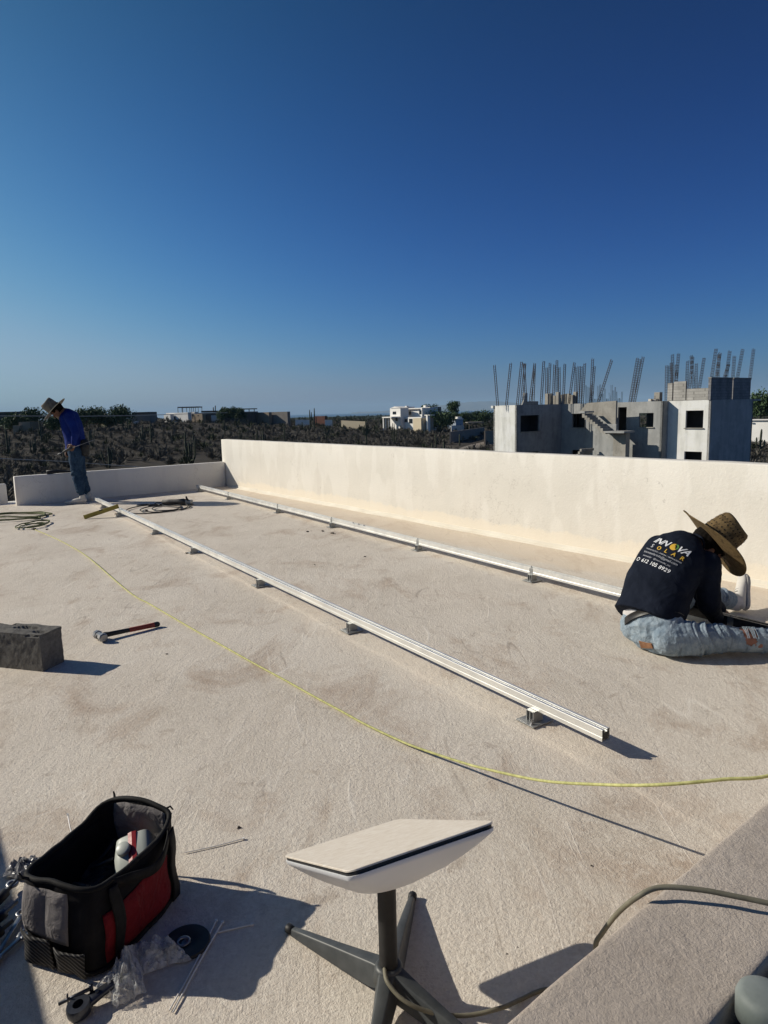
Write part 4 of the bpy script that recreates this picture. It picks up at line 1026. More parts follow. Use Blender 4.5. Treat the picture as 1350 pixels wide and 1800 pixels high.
# yellow bar leaning on the rail
MT['yellow'] = m_noisy('worn_yellow_paint', (.25, .19, .035), (.36, .29, .06), 12, .55, .1)
a = G(149, 909, .02); b = G(207, 890, .135); d_ = (b - a).normalized(); s2 = d_.cross(ez).normalized(); n2 = s2.cross(d_)
lv = thing('spirit_level', a, 'yellow straight bar propped on the far end of the nearer rail', 'spirit level')
q = MB(); q.box((a + b) / 2, ((b - a).length, .024, .055), d_, s2, n2); world_child(q.build('level_bar', MT['yellow'], bevel=.003), lv)
q = MB(); q.box((a + b) / 2 + n2 * .022, (.05, .026, .014), d_, s2, n2); world_child(q.build('vial_window', MT['black'], bevel=.002), lv)
for e_ in (b + d_ * .004, a - d_ * .004): q = MB(); q.box(e_, (.012, .028, .059), d_, s2, n2); world_child(q.build('end_cap', MT['yellow'], bevel=.002), lv)

# small debris
MT['scrap'] = m_noisy('dark_scrap', (.04, .035, .03), (.09, .07, .055), 50, .8, .4)
gd = random.Random(5)
for (px, py, sz, lb) in [(540, 935, .028, 'leftmost of three dark scraps in the middle of the roof'), (567, 934, .028, 'middle of three dark scraps in the middle of the roof'), (585, 938, .038, 'rightmost of three dark scraps in the middle of the roof'),
    (60, 931, .05, 'dark scrap where the yellow cord leaves the rope coil'), (82, 931, .03, 'small chip right of the rope coil'), (257, 898, .04, 'brown pebble left of the grinder cable'), (204, 904, .03, 'tiny chip beside the yellow bar'),
    (328, 973, .026, 'dark pebble left of the fourth rail foot'), (293, 1150, .012, 'tiny dark speck of gravel right of the sledge hammer'), (641, 979, .02, 'small dark chip between the rails'), (553, 993, .014, 'tiny chip between the rails, left'),
    (910, 1666, .006, 'upper of two tiny chips near the low wall'), (891, 1678, .007, 'lower of two tiny chips near the low wall'), (1040, 1522, .006, 'tiny chip beside the low wall edge'), (420, 1455, .012, 'whitish crumb right of the tool bag'), (1120, 1687, .0, ''), (192, 871, .06, 'dark scrap at the foot of the far parapet right of the standing man')]:
    if not sz: continue
    p = G(px, py); q = MB(); n = 7
    q.lathe([(sz * .3, 0), (sz * .55, sz * .12), (sz * .4, sz * .34), (sz * .08, sz * .42)], n=n, fn=lambda r, z, t: (r * (1 + .5 * math.sin(3 * t + px)), z))
    o = q.build('scrap_piece', MT['scrap'] if 'white' not in lb else MT['wall']); o.location = p; o.rotation_euler = (0, 0, gd.uniform(0, 6)); tag(o, lb, 'debris')
p = G(455, 771.5, WH); q = MB(); 
o = MB().box(V(0, 0, .0), (.17, .11, .10), e1, e2).build('small_block', m_noisy('dark_stone', (.035, .03, .027), (.07, .06, .05), 20, .9, .4), bevel=.01); pw = FR(along(FR(0, WALL_T + .07, WH), e1, 455), WALL_T + .07, WH + .05); o.location = pw; tag(o, 'small dark block sitting on top of the long wall near its left end', 'block')
p = G(110, 829, .452); q = MB(); q.tube([V(-.22, 0, .03), V(-.08, 0, .035), V(.1, 0, .02), V(.25, 0, .02)], [.035, .03, .016, .012], 8)
o = q.build('hand_tool', MT['black'], smooth=True); o.rotation_euler = (0, 0, R(35.3)); o.location = FR(S_FAR - .065, ST(D(110, 828, 10.9))[1], .452); tag(o, 'dark hand tool resting on the far parapet left of the standing man', 'tool')

# ---------------------------------------------------------------- concrete block, left
def m_cblock():
    m = mat('concrete_block', (.12, .115, .105), .95, 0, .15); t = NT(m)
    t.col(t.ramp(t.noise(30, 8, .75), [(.3, (.085, .08, .075)), (.55, (.15, .145, .135)), (.8, (.24, .23, .21))]))
    t.nrm(t.bump(t.math('ADD', t.noise(90, 6, .7), t.math('MULTIPLY', t.noise(20, 4), 1.0)), .8, .006)); return m
MT['cblock'] = m_cblock()
fr_, bk_ = G(75.5, 1181.5), G(114, 1163); u2 = (bk_ - fr_).normalized(); u1 = V(-u2.y, u2.x, 0)      # u1 points left
mb = MB(); mb.box(fr_ + u2 * .076 + u1 * .20 + ez * .099, (.152, .40, .198), u2, u1, ez)
o = mb.build('concrete_block', MT['cblock']); bm = bmesh.new(); bm.from_mesh(o.data)
bmesh.ops.subdivide_edges(bm, edges=bm.edges, cuts=24, use_grid_fill=True); bm.normal_update()
for v in bm.verts:
    n = noise.noise(v.co * 14) * .0016 + noise.noise(v.co * 40) * .0018
    if v.co.z > .19:
        q2 = noise.noise(V(v.co.dot(u1) * 9, v.co.dot(u2) * 20, 3)); n += .008 * q2 - (.012 if q2 < -.2 else 0)
        if (v.co - fr_).dot(u2) < .05: n -= .005 * max(0, noise.noise(v.co * 12) + .3)
    v.co += v.normal * n
for f in bm.faces: f.smooth = False
bm.to_mesh(o.data); bm.free(); origin_to(o, fr_ + u2 * .076 + u1 * .2); tag(o, 'grey concrete block with a rough broken top at the left edge', 'concrete block')

# ---------------------------------------------------------------- sledge hammer
ha, hb_ = G(176, 1118, .03), G(278, 1097, .018); hd = (hb_ - ha).normalized(); hs = hd.cross(ez).normalized()
hm = thing('club_hammer', ha, 'steel headed hammer with a red and black handle on the roof at the left', 'hammer')
q = MB(); q.loft([(ha - hs * .058, .020, .020), (ha - hs * .052, .026, .026), (ha - hs * .024, .026, .026), (ha - hs * .020, .022, .022), (ha + hs * .020, .022, .022), (ha + hs * .024, .026, .026), (ha + hs * .052, .026, .026), (ha + hs * .058, .020, .020)], hd, 8, dome=False)
world_child(auto_smooth(q.build('hammer_head', MT['steel'])), hm)
L = (hb_ - ha).length
q = MB(); q.loft([(ha - hd * .015, .010, .014), (ha + hd * .03, .016, .018), (ha + hd * .05, .012, .015), (ha + hd * L * .55, .011, .013)], hs, 10); world_child(q.build('handle_neck', MT['black'], smooth=True), hm)
MT['redgrip'] = m_noisy('worn_red_rubber', (.22, .03, .02), (.34, .07, .05), 25, .6, .2)
q = MB(); q.loft([(ha + hd * L * .50, .0125, .0145), (ha + hd * L * .8, .0125, .0145), (ha + hd * L * .93, .016, .016)], hs, 10); world_child(q.build('red_grip', MT['redgrip'], smooth=True), hm)
q = MB(); q.loft([(ha + hd * L * .93, .0165, .0165), (ha + hd * L * .985, .019, .017)], hs, 10); world_child(q.build('end_cap', MT['black'], smooth=True), hm)

# ---------------------------------------------------------------- satellite dish on its stand
MT['mast'] = m_noisy('dark_grey_coated_metal', (.045, .05, .052), (.075, .08, .082), 25, .45, .12, 120, .001)
def m_dish():
    m = mat('dusty_white_plastic', (.7, .66, .6), .45, 0, .4); t = NT(m)
    t.col(t.ramp(t.noise(40, 7, .75), [(.3, (.74, .69, .61)), (.55, (.64, .57, .48)), (.8, (.52, .45, .36))])); t.nrm(t.bump(t.noise(150, 4), .2, .001)); return m
MT['face'] = m_dish(); MT['shell'] = m_noisy('white_shell_plastic', (.66, .67, .69), (.72, .73, .75), 6, .5, .1, 60, .001)
DN = V(-.22, .439, .871).normalized(); DX = V(.908, .417, .019); DX = (DX - DN * DX.dot(DN)).normalized(); DY = DN.cross(DX)
DC = V(-.03, 1.341, .396)
dish = thing('satellite_dish', V(-.015, 1.345, 0), 'flat white rectangular satellite antenna on a dark grey four legged stand', 'satellite dish')
def rr(c, w_, l_, r, n=6):
    out = []
    for (sx, sy, a0) in ((1, 1, 0), (-1, 1, 90), (-1, -1, 180), (1, -1, 270)):
        for k in range(n + 1):
            a = R(a0 + 90 * k / n); out.append(c + DX * (sx * (w_ / 2 - r) + r * math.cos(a)) + DY * (sy * (l_ / 2 - r) + r * math.sin(a)))
    return out
W_, L_D = .303, .513
q = MB(); q.skin([rr(DC + DN * dz, W_ - i, L_D - i, .022) for dz, i in ((-.0035, 0), (-.001, .0), (0, .002))]); world_child(auto_smooth(q.build('antenna_face', MT['face'])), dish)
q = MB(); q.skin([rr(DC + DN * dz, W_ - i, L_D - i, .022) for dz, i in ((-.0105, .005), (-.0036, .004))]); world_child(q.build('black_gasket', MT['black']), dish)
q = MB(); rings = []
for dz, i in ((-.0106, .000), (-.0165, .002), (-.021, .010), (-.034, .040), (-.050, .080), (-.063, .120), (-.074, .165), (-.081, .205), (-.085, .240)):
    ww, ll = W_ - i * .85, L_D - i * 1.5; rings.append(rr(DC + DN * dz, ww, ll, min(.022 + i * .35, ww / 2 - .005)))
q.skin(rings); world_child(auto_smooth(q.build('shell', MT['shell']), 50), dish)
MC = V(-.015, 1.352, 0)
q = MB(); q.tube([MC + ez * .055, MC + ez * .34], .0205, 28); world_child(auto_smooth(q.build('mast', MT['black'])), dish)  # shade under the dish is put into the mast's black colour
q = MB(); q.lathe([(.001, .05), (.035, .052), (.032, .082), (.0265, .090), (.0225, .090)], MC, n=28); world_child(q.build('hub', MT['mast'], smooth=True), dish)
feet_ = [V(-.264, 1.557, 0), V(.05, 1.662, 0)]; feet_ += [MC * 2 - f for f in feet_]
for f in feet_:
    dv = V(f.x - MC.x, f.y - MC.y, 0); Lg = dv.length; dv.normalize(); sv = dv.cross(ez); q = MB(); rings = []
    for t, zt, zb, wt, wb in ((.04, .088, .040, .020, .028), (.12, .082, .030, .017, .026), (.25, .072, .022, .015, .022), (.5, .054, .014, .012, .018), (.8, .033, .008, .010, .014), (.965, .021, .005, .008, .011)):
        p = MC + dv * (Lg * t); p = V(p.x, p.y, 0)
        rings.append([p - sv * wb + ez * zb, p + sv * wb + ez * zb, p + sv * wt + ez * (zt - .004), p + sv * (wt - .003) + ez * zt, p - sv * (wt - .003) + ez * zt, p - sv * wt + ez * (zt - .004)])
    q.skin(rings); leg = world_child(auto_smooth(q.build('leg', MT['mast'], bevel=.001, bseg=1), 30), dish)
    q = MB(); e_ = V(f.x, f.y, .011); q.tube([e_ - dv * .012, e_ + dv * .008, e_ + dv * .012], [.011, .012, .008], 10); world_child(q.build('rubber_foot', MT['black'], smooth=True), leg)
# its cable
MT['gcable'] = m_noisy('grey_cable', (.13, .12, .085), (.20, .185, .135), 30, .6, .1)
MT['dcable'] = MT['gcable']
P = [D(676, 1703, 1.335), D(682, 1728, 1.30), D(712, 1760, 1.27), D(760, 1780, 1.262), D(820, 1785, 1.27), D(880, 1772, 1.285), G(915, 1757, .006), G(955, 1740, .006), G(1010, 1736, .006), G(1050, 1735, .08), G(1052, 1700, .20)]
p_e = G(1050, 1650, .33); P2 = [G(1047, 1662, .31), G(1058, 1641, .345), G(1085, 1606, .40), G(1120, 1577, .455), G(1160, 1560, .472), G(1230, 1564, .476), G(1300, 1577, .474), G(1400, 1597, .47), G(1500, 1610, .46)]
q = MB(); q.tube(smooth_path(P + P2, 10), .0046, 10); tag(q.build('antenna_cable', MT['gcable'], smooth=True), 'grey brown cable from the antenna mast arching over the low wall', 'cable')

# ---------------------------------------------------------------- tool bag
MT['canvas'] = m_fabric('black_canvas', (.008, .008, .009), (.017, .016, .017), 20, 500, .85, .5)
MT['binding'] = m_fabric('black_binding', (.010, .010, .010), (.022, .021, .021), 30, 700, .7, .5)
MT['redcanvas'] = m_fabric('red_canvas', (.115, .006, .010), (.19, .012, .018), 14, 500, .75, .4, 25)
MT['greyfelt'] = m_fabric('grey_padded_lining', (.15, .14, .14), (.21, .195, .19), 12, 400, .95, .4, 22)
def m_mesh():
    m = mat('pocket_mesh', (.02, .02, .02), .8, 0, .3); t = NT(m)
    wv = t.n('ShaderNodeTexWave', Scale=55.0, Distortion=1.2); wv.bands_direction = 'DIAGONAL'; t.t.links.new(t.tc.outputs['Object'], wv.inputs[0])
    t.col(t.ramp(wv.outputs['Fac'], [(.60, (.010, .010, .011)), (.85, (.11, .105, .10))])); t.nrm(t.bump(wv.outputs['Fac'], .6, .002)); return m
MT['mesh'] = m_mesh()
nl, nr, br = V(-.915, 1.505, 0), V(-.687, 1.427, 0), V(-.579, 1.725, 0)
BX = (nr - nl).normalized(); BY = ez.cross(BX); BW, BL = .248, .330; BC = (nl + br) / 2 + V(-.004, .002, 0)
ZT = .208
bag = thing('tool_bag', BC, 'open black and red canvas tool bag with grey padded ends in the lower left', 'tool bag')
def bp(x, y, z): return BC + BX * x + BY * y + ez * z
def rim_h(t):  # t angle around the bag, ends arch up
    s_ = abs(math.sin(t)); return ZT + .045 * max(0, s_ - .45) / .55 * (1 if math.sin(t) > 0 else .40) - .004
def per(t, z, inset=0.0):
    c, s_ = math.cos(t), math.sin(t); p = 5.0
    k = 1 / (abs(c) ** p + abs(s_) ** p) ** (1 / p)
    bul = 1 + .05 * math.sin(PI * min(z / ZT, 1)) - .02 * (z / ZT)
    x = c * k * (BW / 2 * bul - inset); y = s_ * k * (BL / 2 * bul - inset)
    x0_, y0_ = x, y; x += .007 * noise.noise(V(x0_ * 18, y0_ * 18, z * 14)) + .016 * noise.noise(V(x0_ * 6, y0_ * 6, z * 7 + 2)) * min(1, z / .08); y += .007 * noise.noise(V(y0_ * 18, x0_ * 18, z * 14 + 5)) + .010 * noise.noise(V(y0_ * 6, x0_ * 6, z * 7 + 8)) * min(1, z / .08)
    return bp(x, y, z)
NT_ = 72
q = MB(); rings = []
for inset, seq in ((0, [0, .1, .25, .4, .6, .8, .95, 1]), (.007, [1, .9, .7, .5, .3, .1, .03])):
    for fz in seq: rings.append([per(2 * PI * k / NT_, .006 + fz * (rim_h(2 * PI * k / NT_) - .006), inset) for k in range(NT_)])
q.skin(rings); world_child(q.build('bag_body', MT['canvas'], smooth=True), bag)
q = MB(); pts = [per(2 * PI * k / NT_, rim_h(2 * PI * k / NT_), .003) for k in range(NT_ + 1)]
q.tube(pts, .0068, 8); world_child(q.build('rim_binding', MT['binding'], smooth=True), bag)
q = MB(); q.tube([per(2 * PI * k / NT_, .009, -.001) for k in range(NT_ + 1)], .006, 6); world_child(q.build('base_piping', MT['binding'], smooth=True), bag)
def patch(name, t0, t1, z0, z1, m, off, nt=14, nz=8, th=.002, fn=None, par=None):
    q = MB(); rows = []
    for side_ in (0, 1):
        for j in range(nz + 1):
            row = []
            for i in range(nt + 1):
                t = t0 + (t1 - t0) * i / nt; f = j / nz; zz = z0 + (z1 - z0) * f
                zz = min(zz, rim_h(t) - .008)
                o_ = off if side_ == 0 else off - math.copysign(th, off)
                if fn: o_ += fn(i / nt, f) * (1 if side_ == 0 else .6)
                row.append(per(t, zz, -o_))
            rows.append(row)
    base = len(q.v); 
    for r in rows: q.v += r
    m_ = nt + 1
    def idx(s_, j, i): return base + (s_ * (nz + 1) + j) * m_ + i
    for j in range(nz):
        for i in range(nt):
            q.f.append((idx(0, j, i), idx(0, j, i + 1), idx(0, j + 1, i + 1), idx(0, j + 1, i))); q.f.append((idx(1, j, i), idx(1, j + 1, i), idx(1, j + 1, i + 1), idx(1, j, i + 1)))
    for j in range(nz):
        q.f.append((idx(0, j, 0), idx(0, j + 1, 0), idx(1, j + 1, 0), idx(1, j, 0))); q.f.append((idx(0, j, nt), idx(1, j, nt), idx(1, j + 1, nt), idx(0, j + 1, nt)))
    for i in range(nt):
        q.f.append((idx(0, 0, i), idx(1, 0, i), idx(1, 0, i + 1), idx(0, 0, i + 1))); q.f.append((idx(0, nz, i), idx(0, nz, i + 1), idx(1, nz, i + 1), idx(1, nz, i)))
    return world_child(q.build(name, m, smooth=True), bag)
# long right side faces +BX (t around 0); near end t = -pi/2; far end t = +pi/2
tc = math.atan2(BL / 2, BW / 2)
puff = lambda a, b: .004 * math.sin(PI * a) * math.sin(PI * b)
patch('red_panel', -.72, .52, .022, .150, MT['redcanvas'], .0035, 20, 8, fn=puff)
patch('red_panel', .70, .84, .06, .165, MT['redcanvas'], .004, 6, 8)
patch('carry_strap', -.60, -.47, .004, .21, MT['binding'], .009, 4, 8, .003); patch('carry_strap', .56, .69, .004, .215, MT['binding'], .0095, 4, 8, .003)
patch('end_padding', -PI / 2 - .62, -PI / 2 + .34, .085, .205, MT['greyfelt'], .005, 16, 8, fn=lambda a, b: .009 * abs(math.sin(2 * PI * a)) * math.sin(PI * b))
patch('mesh_pocket', -PI / 2 - .66, -PI / 2 - .02, .008, .092, MT['mesh'], .010, 14, 8, fn=lambda a, b: .012 * math.sin(PI * a) * b + .003 * math.sin(7 * a))
patch('mesh_pocket', -PI / 2 + .04, -PI / 2 + .60, .008, .078, MT['mesh'], .010, 14, 8, fn=lambda a, b: .014 * math.sin(PI * a) * b + .003 * math.sin(8 * a))
patch('lining', PI / 2 - .60, PI / 2 + .60, .06, .236, MT['greyfelt'], -.009, 16, 8)
patch('side_lining', PI - .75, PI + .75, .05, .19, MT['canvas'], -.0085, 16, 6)
# folded flap behind the far end and hanging straps, corner tabs
q = MB(); rings = []
for z, o_ in ((.10, .012), (.16, .020), (.21, .022), (.226, .012)):
    rings.append([per(PI / 2 + a, z + .004 * math.cos(a * 5), -o_ - (.003 if k < 9 else -.002)) for k, a in enumerate([.05 + .6 * i / 8 for i in range(9)] + [.05 + .6 * i / 8 for i in range(8, -1, -1)])])
q.skin(rings); world_child(q.build('folded_flap', MT['greyfelt'], smooth=True), bag)
for t, a_, b_ in ((PI / 2 - .55, (.010, .006, .006), (.018, .008, -.004)), (PI / 2 + .60, (-.006, .006, .010), (-.008, .006, .018)), (-PI / 2 - .55, (-.01, -.012, .01), (-.02, -.01, .018))):
    p = per(t, rim_h(t), 0); q = MB(); q.tube([p, p + BX * a_[0] + BY * a_[1] + ez * a_[2], p + BX * b_[0] + BY * b_[1] + ez * b_[2]], [.004, .003, .002], 5); world_child(q.build('loose_strap_end', MT['binding']), bag)
# long handle strap slumped along the right side and standing loop whose shadow lies on the roof
hs_ = [per(-.53, .205, -.006), bp(.150, -.05, .225), bp(.165, .03, .215), bp(.150, .09, .222), per(.62, .21, -.006)]
sp_ = smooth_path(hs_, 8); q = MB(); rings = []
for i, p in enumerate(sp_):
    dd = (sp_[min(i + 1, len(sp_) - 1)] - sp_[max(i - 1, 0)]).normalized(); n_ = dd.cross(ez).normalized(); u = n_.cross(dd); rings.append([p + u * .013 + n_ * .0015, p + u * .013 - n_ * .0015, p - u * .013 - n_ * .0015, p - u * .013 + n_ * .0015])
q.skin(rings)
# (the strap lies down outside the panel)
for v in q.v: v += BX * -.012 - ez * .045 * math.sin(PI * max(0, min(1, ((v - BC).dot(BY) + .12) / .25)))
world_child(q.build('handle_strap', MT['binding'], smooth=True), bag)
# interior shelf of clutter and contents as things of their own
jar = bp(.040, .080, .135); jx = (BX * .75 + BY * .45 + ez * .25).normalized(); jz = (ez * .75 - BX * .1 - BY * .55); jz = (jz - jx * jz.dot(jx)).normalized(); jy = jz.cross(jx)
MT['jar'] = m_noisy('pale_grey_plastic', (.38, .41, .37), (.46, .48, .44), 10, .4, 0)
jt = thing('plastic_tub', jar, 'pale plastic container with red tape standing in the tool bag', 'container')
q = MB(); q.loft([(jar - jy * .052 - ez * .01, .050, .036), (jar + jy * .0, .052, .038), (jar + jy * .052, .046, .034)], jx, 20, dome=False, pw=4); world_child(auto_smooth(q.build('tub_body', MT['jar'], bevel=.004), 50), jt)
q = MB(); q.lathe([(.017, -.004), (.019, .002), (.018, .012), (.015, .014), (.001, .014)], jar + jz * .036 - jx * .018 + jy * .01, jx, jy, jz, n=24); world_child(auto_smooth(q.build('tub_cap', MT['jar'])), jt)
MT['redtape'] = m_noisy('red_tape', (.26, .012, .02), (.36, .03, .035), 20, .4, .2)
q = MB(); q.loft([(jar + jy * .053 + jx * .004, .014, .0395), (jar - jy * .053 + jx * .004, .014, .0395)], jx, 12, dome=False, pw=5); world_child(q.build('red_tape', MT['redtape']), jt)
MT['bluealu'] = m_noisy('pale_blue_plastic', (.25, .31, .42), (.33, .39, .50), 14, .4, 0)
c = G(218, 1548, .15); lv2 = thing('small_level', c, 'pale blue bar lying across the inside of the tool bag', 'level')
q = MB(); q.box(c, (.052, .020, .008), BX * .94 + BY * .34, BY * .94 - BX * .34, ez); world_child(q.build('level_body', MT['bluealu'], bevel=.003), lv2)
c = G(197, 1573, .15); q = MB()
for k in range(10):
    a = R(60 + 30 * k * .9); 
q.tube([c + BX * (.010 * math.cos(R(40 + 28 * k))) + BY * (.010 * math.sin(R(40 + 28 * k))) + ez * .004 for k in range(11)], .0035, 6); q.tube([c - BY * .008, c - BY * .035 - ez * .03], .0035, 6)
tag(q.build('hook_tool', MT['steel'], smooth=True), 'small shiny hooked tool inside the tool bag', 'tool')
q = MB()
for (x, y, z, dx, dy, dz) in ((-.06, .02, .12, .05, .03, .02), (-.05, -.05, .13, .06, -.01, .01), (0, -.02, .10, .02, .07, .015), (-.07, .06, .11, .01, .06, .03)): q.tube([bp(x, y, z), bp(x + dx, y + dy, z + dz)], .006, 6)
tag(q.build('screwdriver_heap', MT['black'], smooth=True), 'dark screwdrivers heaped inside the tool bag', 'tools', kind='stuff')
q = MB(); q.box(bp(0, 0, .055), (.20, .27, .08), BX, BY); o = q.build('tool_pile', MT['black']); bm = bmesh.new(); bm.from_mesh(o.data); bmesh.ops.subdivide_edges(bm, edges=bm.edges, cuts=14, use_grid_fill=True)
for v in bm.verts:
    if v.co.z > .05: v.co.z += .035 * noise.noise(v.co * 22) + .015 * noise.noise(v.co * 60)
bm.to_mesh(o.data); bm.free(); tag(o, 'dark jumble of tools filling the bottom of the bag', 'tools', kind='stuff')

# ---------------------------------------------------------------- litter and tools round the bag
MT['ziptie'] = m_noisy('white_nylon', (.72, .70, .66), (.80, .78, .74), 20, .45, 0)
def tie(pts, label, grp='zip ties on the roof', r=.0019):
    q = MB(); P = [G(a, b, z) for a, b, z in pts]; q.tube(smooth_path(P, 5), r, 6)
    d_ = (P[1] - P[0]).normalized(); q.box(P[0], (.007, .006, .005), d_, d_.cross(ez).normalized(), ez); tag(q.build('zip_tie', MT['ziptie']), label, 'zip tie', grp)
tie([(428, 1474, .004), (380, 1487, .003), (325, 1499, .003)], 'white zip tie lying right of the top of the tool bag')
tie([(380, 1618, .004), (345, 1690, .004), (298, 1776, .003)], 'left one of two long crossed zip ties right of the black disc')
tie([(391, 1621, .005), (350, 1692, .006), (304, 1780, .003)], 'right one of two long crossed zip ties right of the black disc')
tie([(443, 1625, .003), (412, 1632, .003), (383, 1639, .003)], 'short zip tie in the shade of the tool bag')
tie([(119, 1432, .05), (124, 1458, .03), (131, 1482, .01)], 'zip tie standing up behind the tool bag')
tie([(78, 1507, .03), (83, 1520, .02), (88, 1535, .01)], 'short zip tie beside the crumpled packet')
tie([(101, 1498, .02), (104, 1490, .02), (107, 1483, .015)], 'tiny zip tie end behind the tool bag')
tie([(45, 1524, .035), (49, 1535, .03), (53, 1546, .02)], 'zip tie poking out of the crumpled packet')
c = G(328, 1660, 0); dk = thing('grinding_disc', c, 'black grinding disc half covered by a clear plastic bag', 'disc')
q = MB(); q.lathe([(.012, .002), (.0575, .002), (.0585, .006), (.056, .010), (.030, .010), (.022, .007), (.012, .007)], c, n=40, cap=False); world_child(auto_smooth(q.build('disc_body', MT['black'])), dk)
q = MB(); q.lathe([(.0, .005), (.017, .005), (.018, .010), (.012, .011), (.011, .005)], c + V(-.008, -.0, 0), n=20, cap=False); world_child(q.build('hub_ring', MT['steel'], smooth=True), dk)
def m_film():
    m = mat('clear_plastic_film', (.8, .82, .84), .12, 0, .6); t = NT(m); b = t.b
    nt = t.t; out = nt.nodes['Material Output']; tr = nt.nodes.new('ShaderNodeBsdfTransparent'); mx = nt.nodes.new('ShaderNodeMixShader'); mx.inputs[0].default_value = .42
    f = t.ramp(t.noise(26, 5, .7, None, 1.5), [(.38, .35), (.60, .75)]); nt.links.new(f, mx.inputs[0])
    nt.links.new(tr.outputs[0], mx.inputs[1]); nt.links.new(b.outputs[0], mx.inputs[2]); nt.links.new(mx.outputs[0], out.inputs[0])
    b.inputs['Base Color'].default_value = (.80, .82, .82, 1); b.inputs['Roughness'].default_value = .09; b.inputs['Specular IOR Level'].default_value = .9
    t.nrm(t.bump(t.noise(34, 4, .7, None, 2.0), 1.0, .012)); return m
MT['film'] = m_film()
def crumple(name, poly, zc, label, seed, m='film', zs=.03, n=26):
    "creased sheet spread over a quad of pixel corners"
    A_, B_, C_, D_ = [G(a, b, 0) for a, b in poly]; q = MB(); N = n
    for j in range(N + 1):
        for i in range(N + 1):
            u, v = i / N, j / N; p = A_.lerp(B_, u).lerp(D_.lerp(C_, u), v)
            prof = (4 * u * (1 - u)) ** .6 * (4 * v * (1 - v)) ** .6
            k = abs(noise.noise(V(u * 5 + seed, v * 4, 0))) + .6 * abs(noise.noise(V(u * 12, v * 10 + seed, 3)))
            q.v.append(p + ez * (.004 + zc * prof * (.55 + .9 * k) + zs * .25 * k) + V(noise.noise(V(u * 4, v * 4, seed)), noise.noise(V(v * 4, u * 4, seed + 9)), 0) * .009)
    for j in range(N):
        for i in range(N): a = j * (N + 1) + i; q.f.append((a, a + 1, a + N + 2, a + N + 1))
    o = q.build(name, MT[m]); return tag(o, label, 'plastic bag')
crumple('plastic_bag', [(168, 1745), (240, 1660), (258, 1748), (205, 1775)], .045, 'crumpled clear plastic bag in front of the tool bag, bright in the sun', 2.0, zs=.05)
crumple('plastic_bag', [(236, 1664), (300, 1657), (338, 1690), (250, 1716)], .035, 'flat end of a clear plastic bag over the black disc', 7.0)
MT['packet'] = m_noisy('silver_film', (.06, .06, .065), (.35, .35, .36), 30, .3, .6, 40, .004)
crumple('plastic_packet', [(4, 1545), (22, 1520), (84, 1512), (80, 1548)], .03, 'crumpled silver and black packet behind the left corner of the tool bag', 4.0, 'packet')
# ratchet spanner with its ring head, and a bolt
MT['gunmetal'] = m_noisy('dark_blue_steel', (.035, .04, .055), (.08, .085, .10), 30, .35, .1, metal=.8)
a = G(139, 1772, .016); b = G(222, 1712, .03); d_ = (b - a).normalized(); s2 = d_.cross(ez).normalized(); n2 = s2.cross(d_)
rt = thing('ratchet_wrench', a, 'dark ring ended ratchet wrench at the bottom left, by the plastic bag', 'wrench')
q = MB(); q.lathe([(.0115, -.012), (.024, -.012), (.0265, -.006), (.0265, .006), (.024, .012), (.0115, .012), (.0115, -.012)], a, d_, s2, n2, n=32, cap=False); world_child(auto_smooth(q.build('ring_head', MT['gunmetal'])), rt)
q = MB(); q.loft([(a + d_ * .020, .016, .009), (a + d_ * .045, .013, .008), (a + d_ * .10, .010, .007), (b, .012, .008)], s2, 14, pw=3); world_child(q.build('handle', MT['gunmetal'], smooth=True), rt)
q = MB(); q.lathe([(.001, 0), (.004, 0), (.004, .003), (.001, .003)], a + d_ * .042 + n2 * .008, d_, s2, n2, n=10); world_child(q.build('lever_pin', MT['steel']), rt)
a = G(103, 1765, .02); b = G(160, 1737, .035); d_ = (b - a).normalized(); q = MB(); q.tube([a, b], .0040, 8); q.tube([b - ez * .012 + V(.001, 0, 0), b + ez * .008], .0045, 8); p = a.lerp(b, .28); q.tube([p - ez * .014, p + ez * .014], .0022, 6)
tag(q.build('threaded_bolt', MT['gunmetal'], smooth=True), 'long dark bolt lying across the ratchet wrench', 'bolt')
def wrench(p0, p1, label, z=.01, w_=.007, m='steel', grp='spanners left of the tool bag'):
    a, b = G(*p0, z), G(*p1, z); d_ = (b - a).normalized(); s2 = d_.cross(ez).normalized(); q = MB()
    q.loft([(a, w_, .003), (a.lerp(b, .5), w_ * .8, .003), (b, w_, .003)], s2, 10, pw=3)
    q.lathe([(.0085, -.004), (.0155, -.004), (.0165, 0), (.0155, .004), (.0085, .004), (.0085, -.004)], a - d_ * .014, d_, s2, ez, n=20, cap=False)
    c = b + d_ * .010
    for sg in (-1, 1): q.loft([(b + s2 * sg * .004, .008, .0035), (c + s2 * sg * .011, .006, .0035), (c + d_ * .013 + s2 * sg * .010, .004, .003)], s2, 8, pw=3)
    tag(q.build('spanner', MT[m], smooth=True), label, 'spanner', grp)
wrench((35, 1612), (-6, 1680), 'topmost steel spanner, its ring end up, left of the tool bag')
wrench((-20, 1700), (36, 1648), 'lowest steel spanner with its open end up, left of the tool bag')
wrench((15, 1560), (-30, 1600), 'spanner cut by the left edge above the others', .02)
for i, (p0, p1, lb) in enumerate([((-10, 1590), (32, 1545), 'dark pliers handle left of the tool bag corner'), ((-12, 1622), (30, 1585), 'dark screwdriver left of the tool bag, between spanners'), ((-15, 1650), (22, 1618), 'blackened chisel left of the tool bag, lowest of the dark tools')]):
    a, b = G(*p0, .018), G(*p1, .022); q = MB(); q.tube([a, a.lerp(b, .45), a.lerp(b, .5), b], [.013, .014, .006, .005], 10); tag(q.build('hand_tool', MT['black'] if i != 1 else MT['gunmetal'], smooth=True), lb, 'tool')
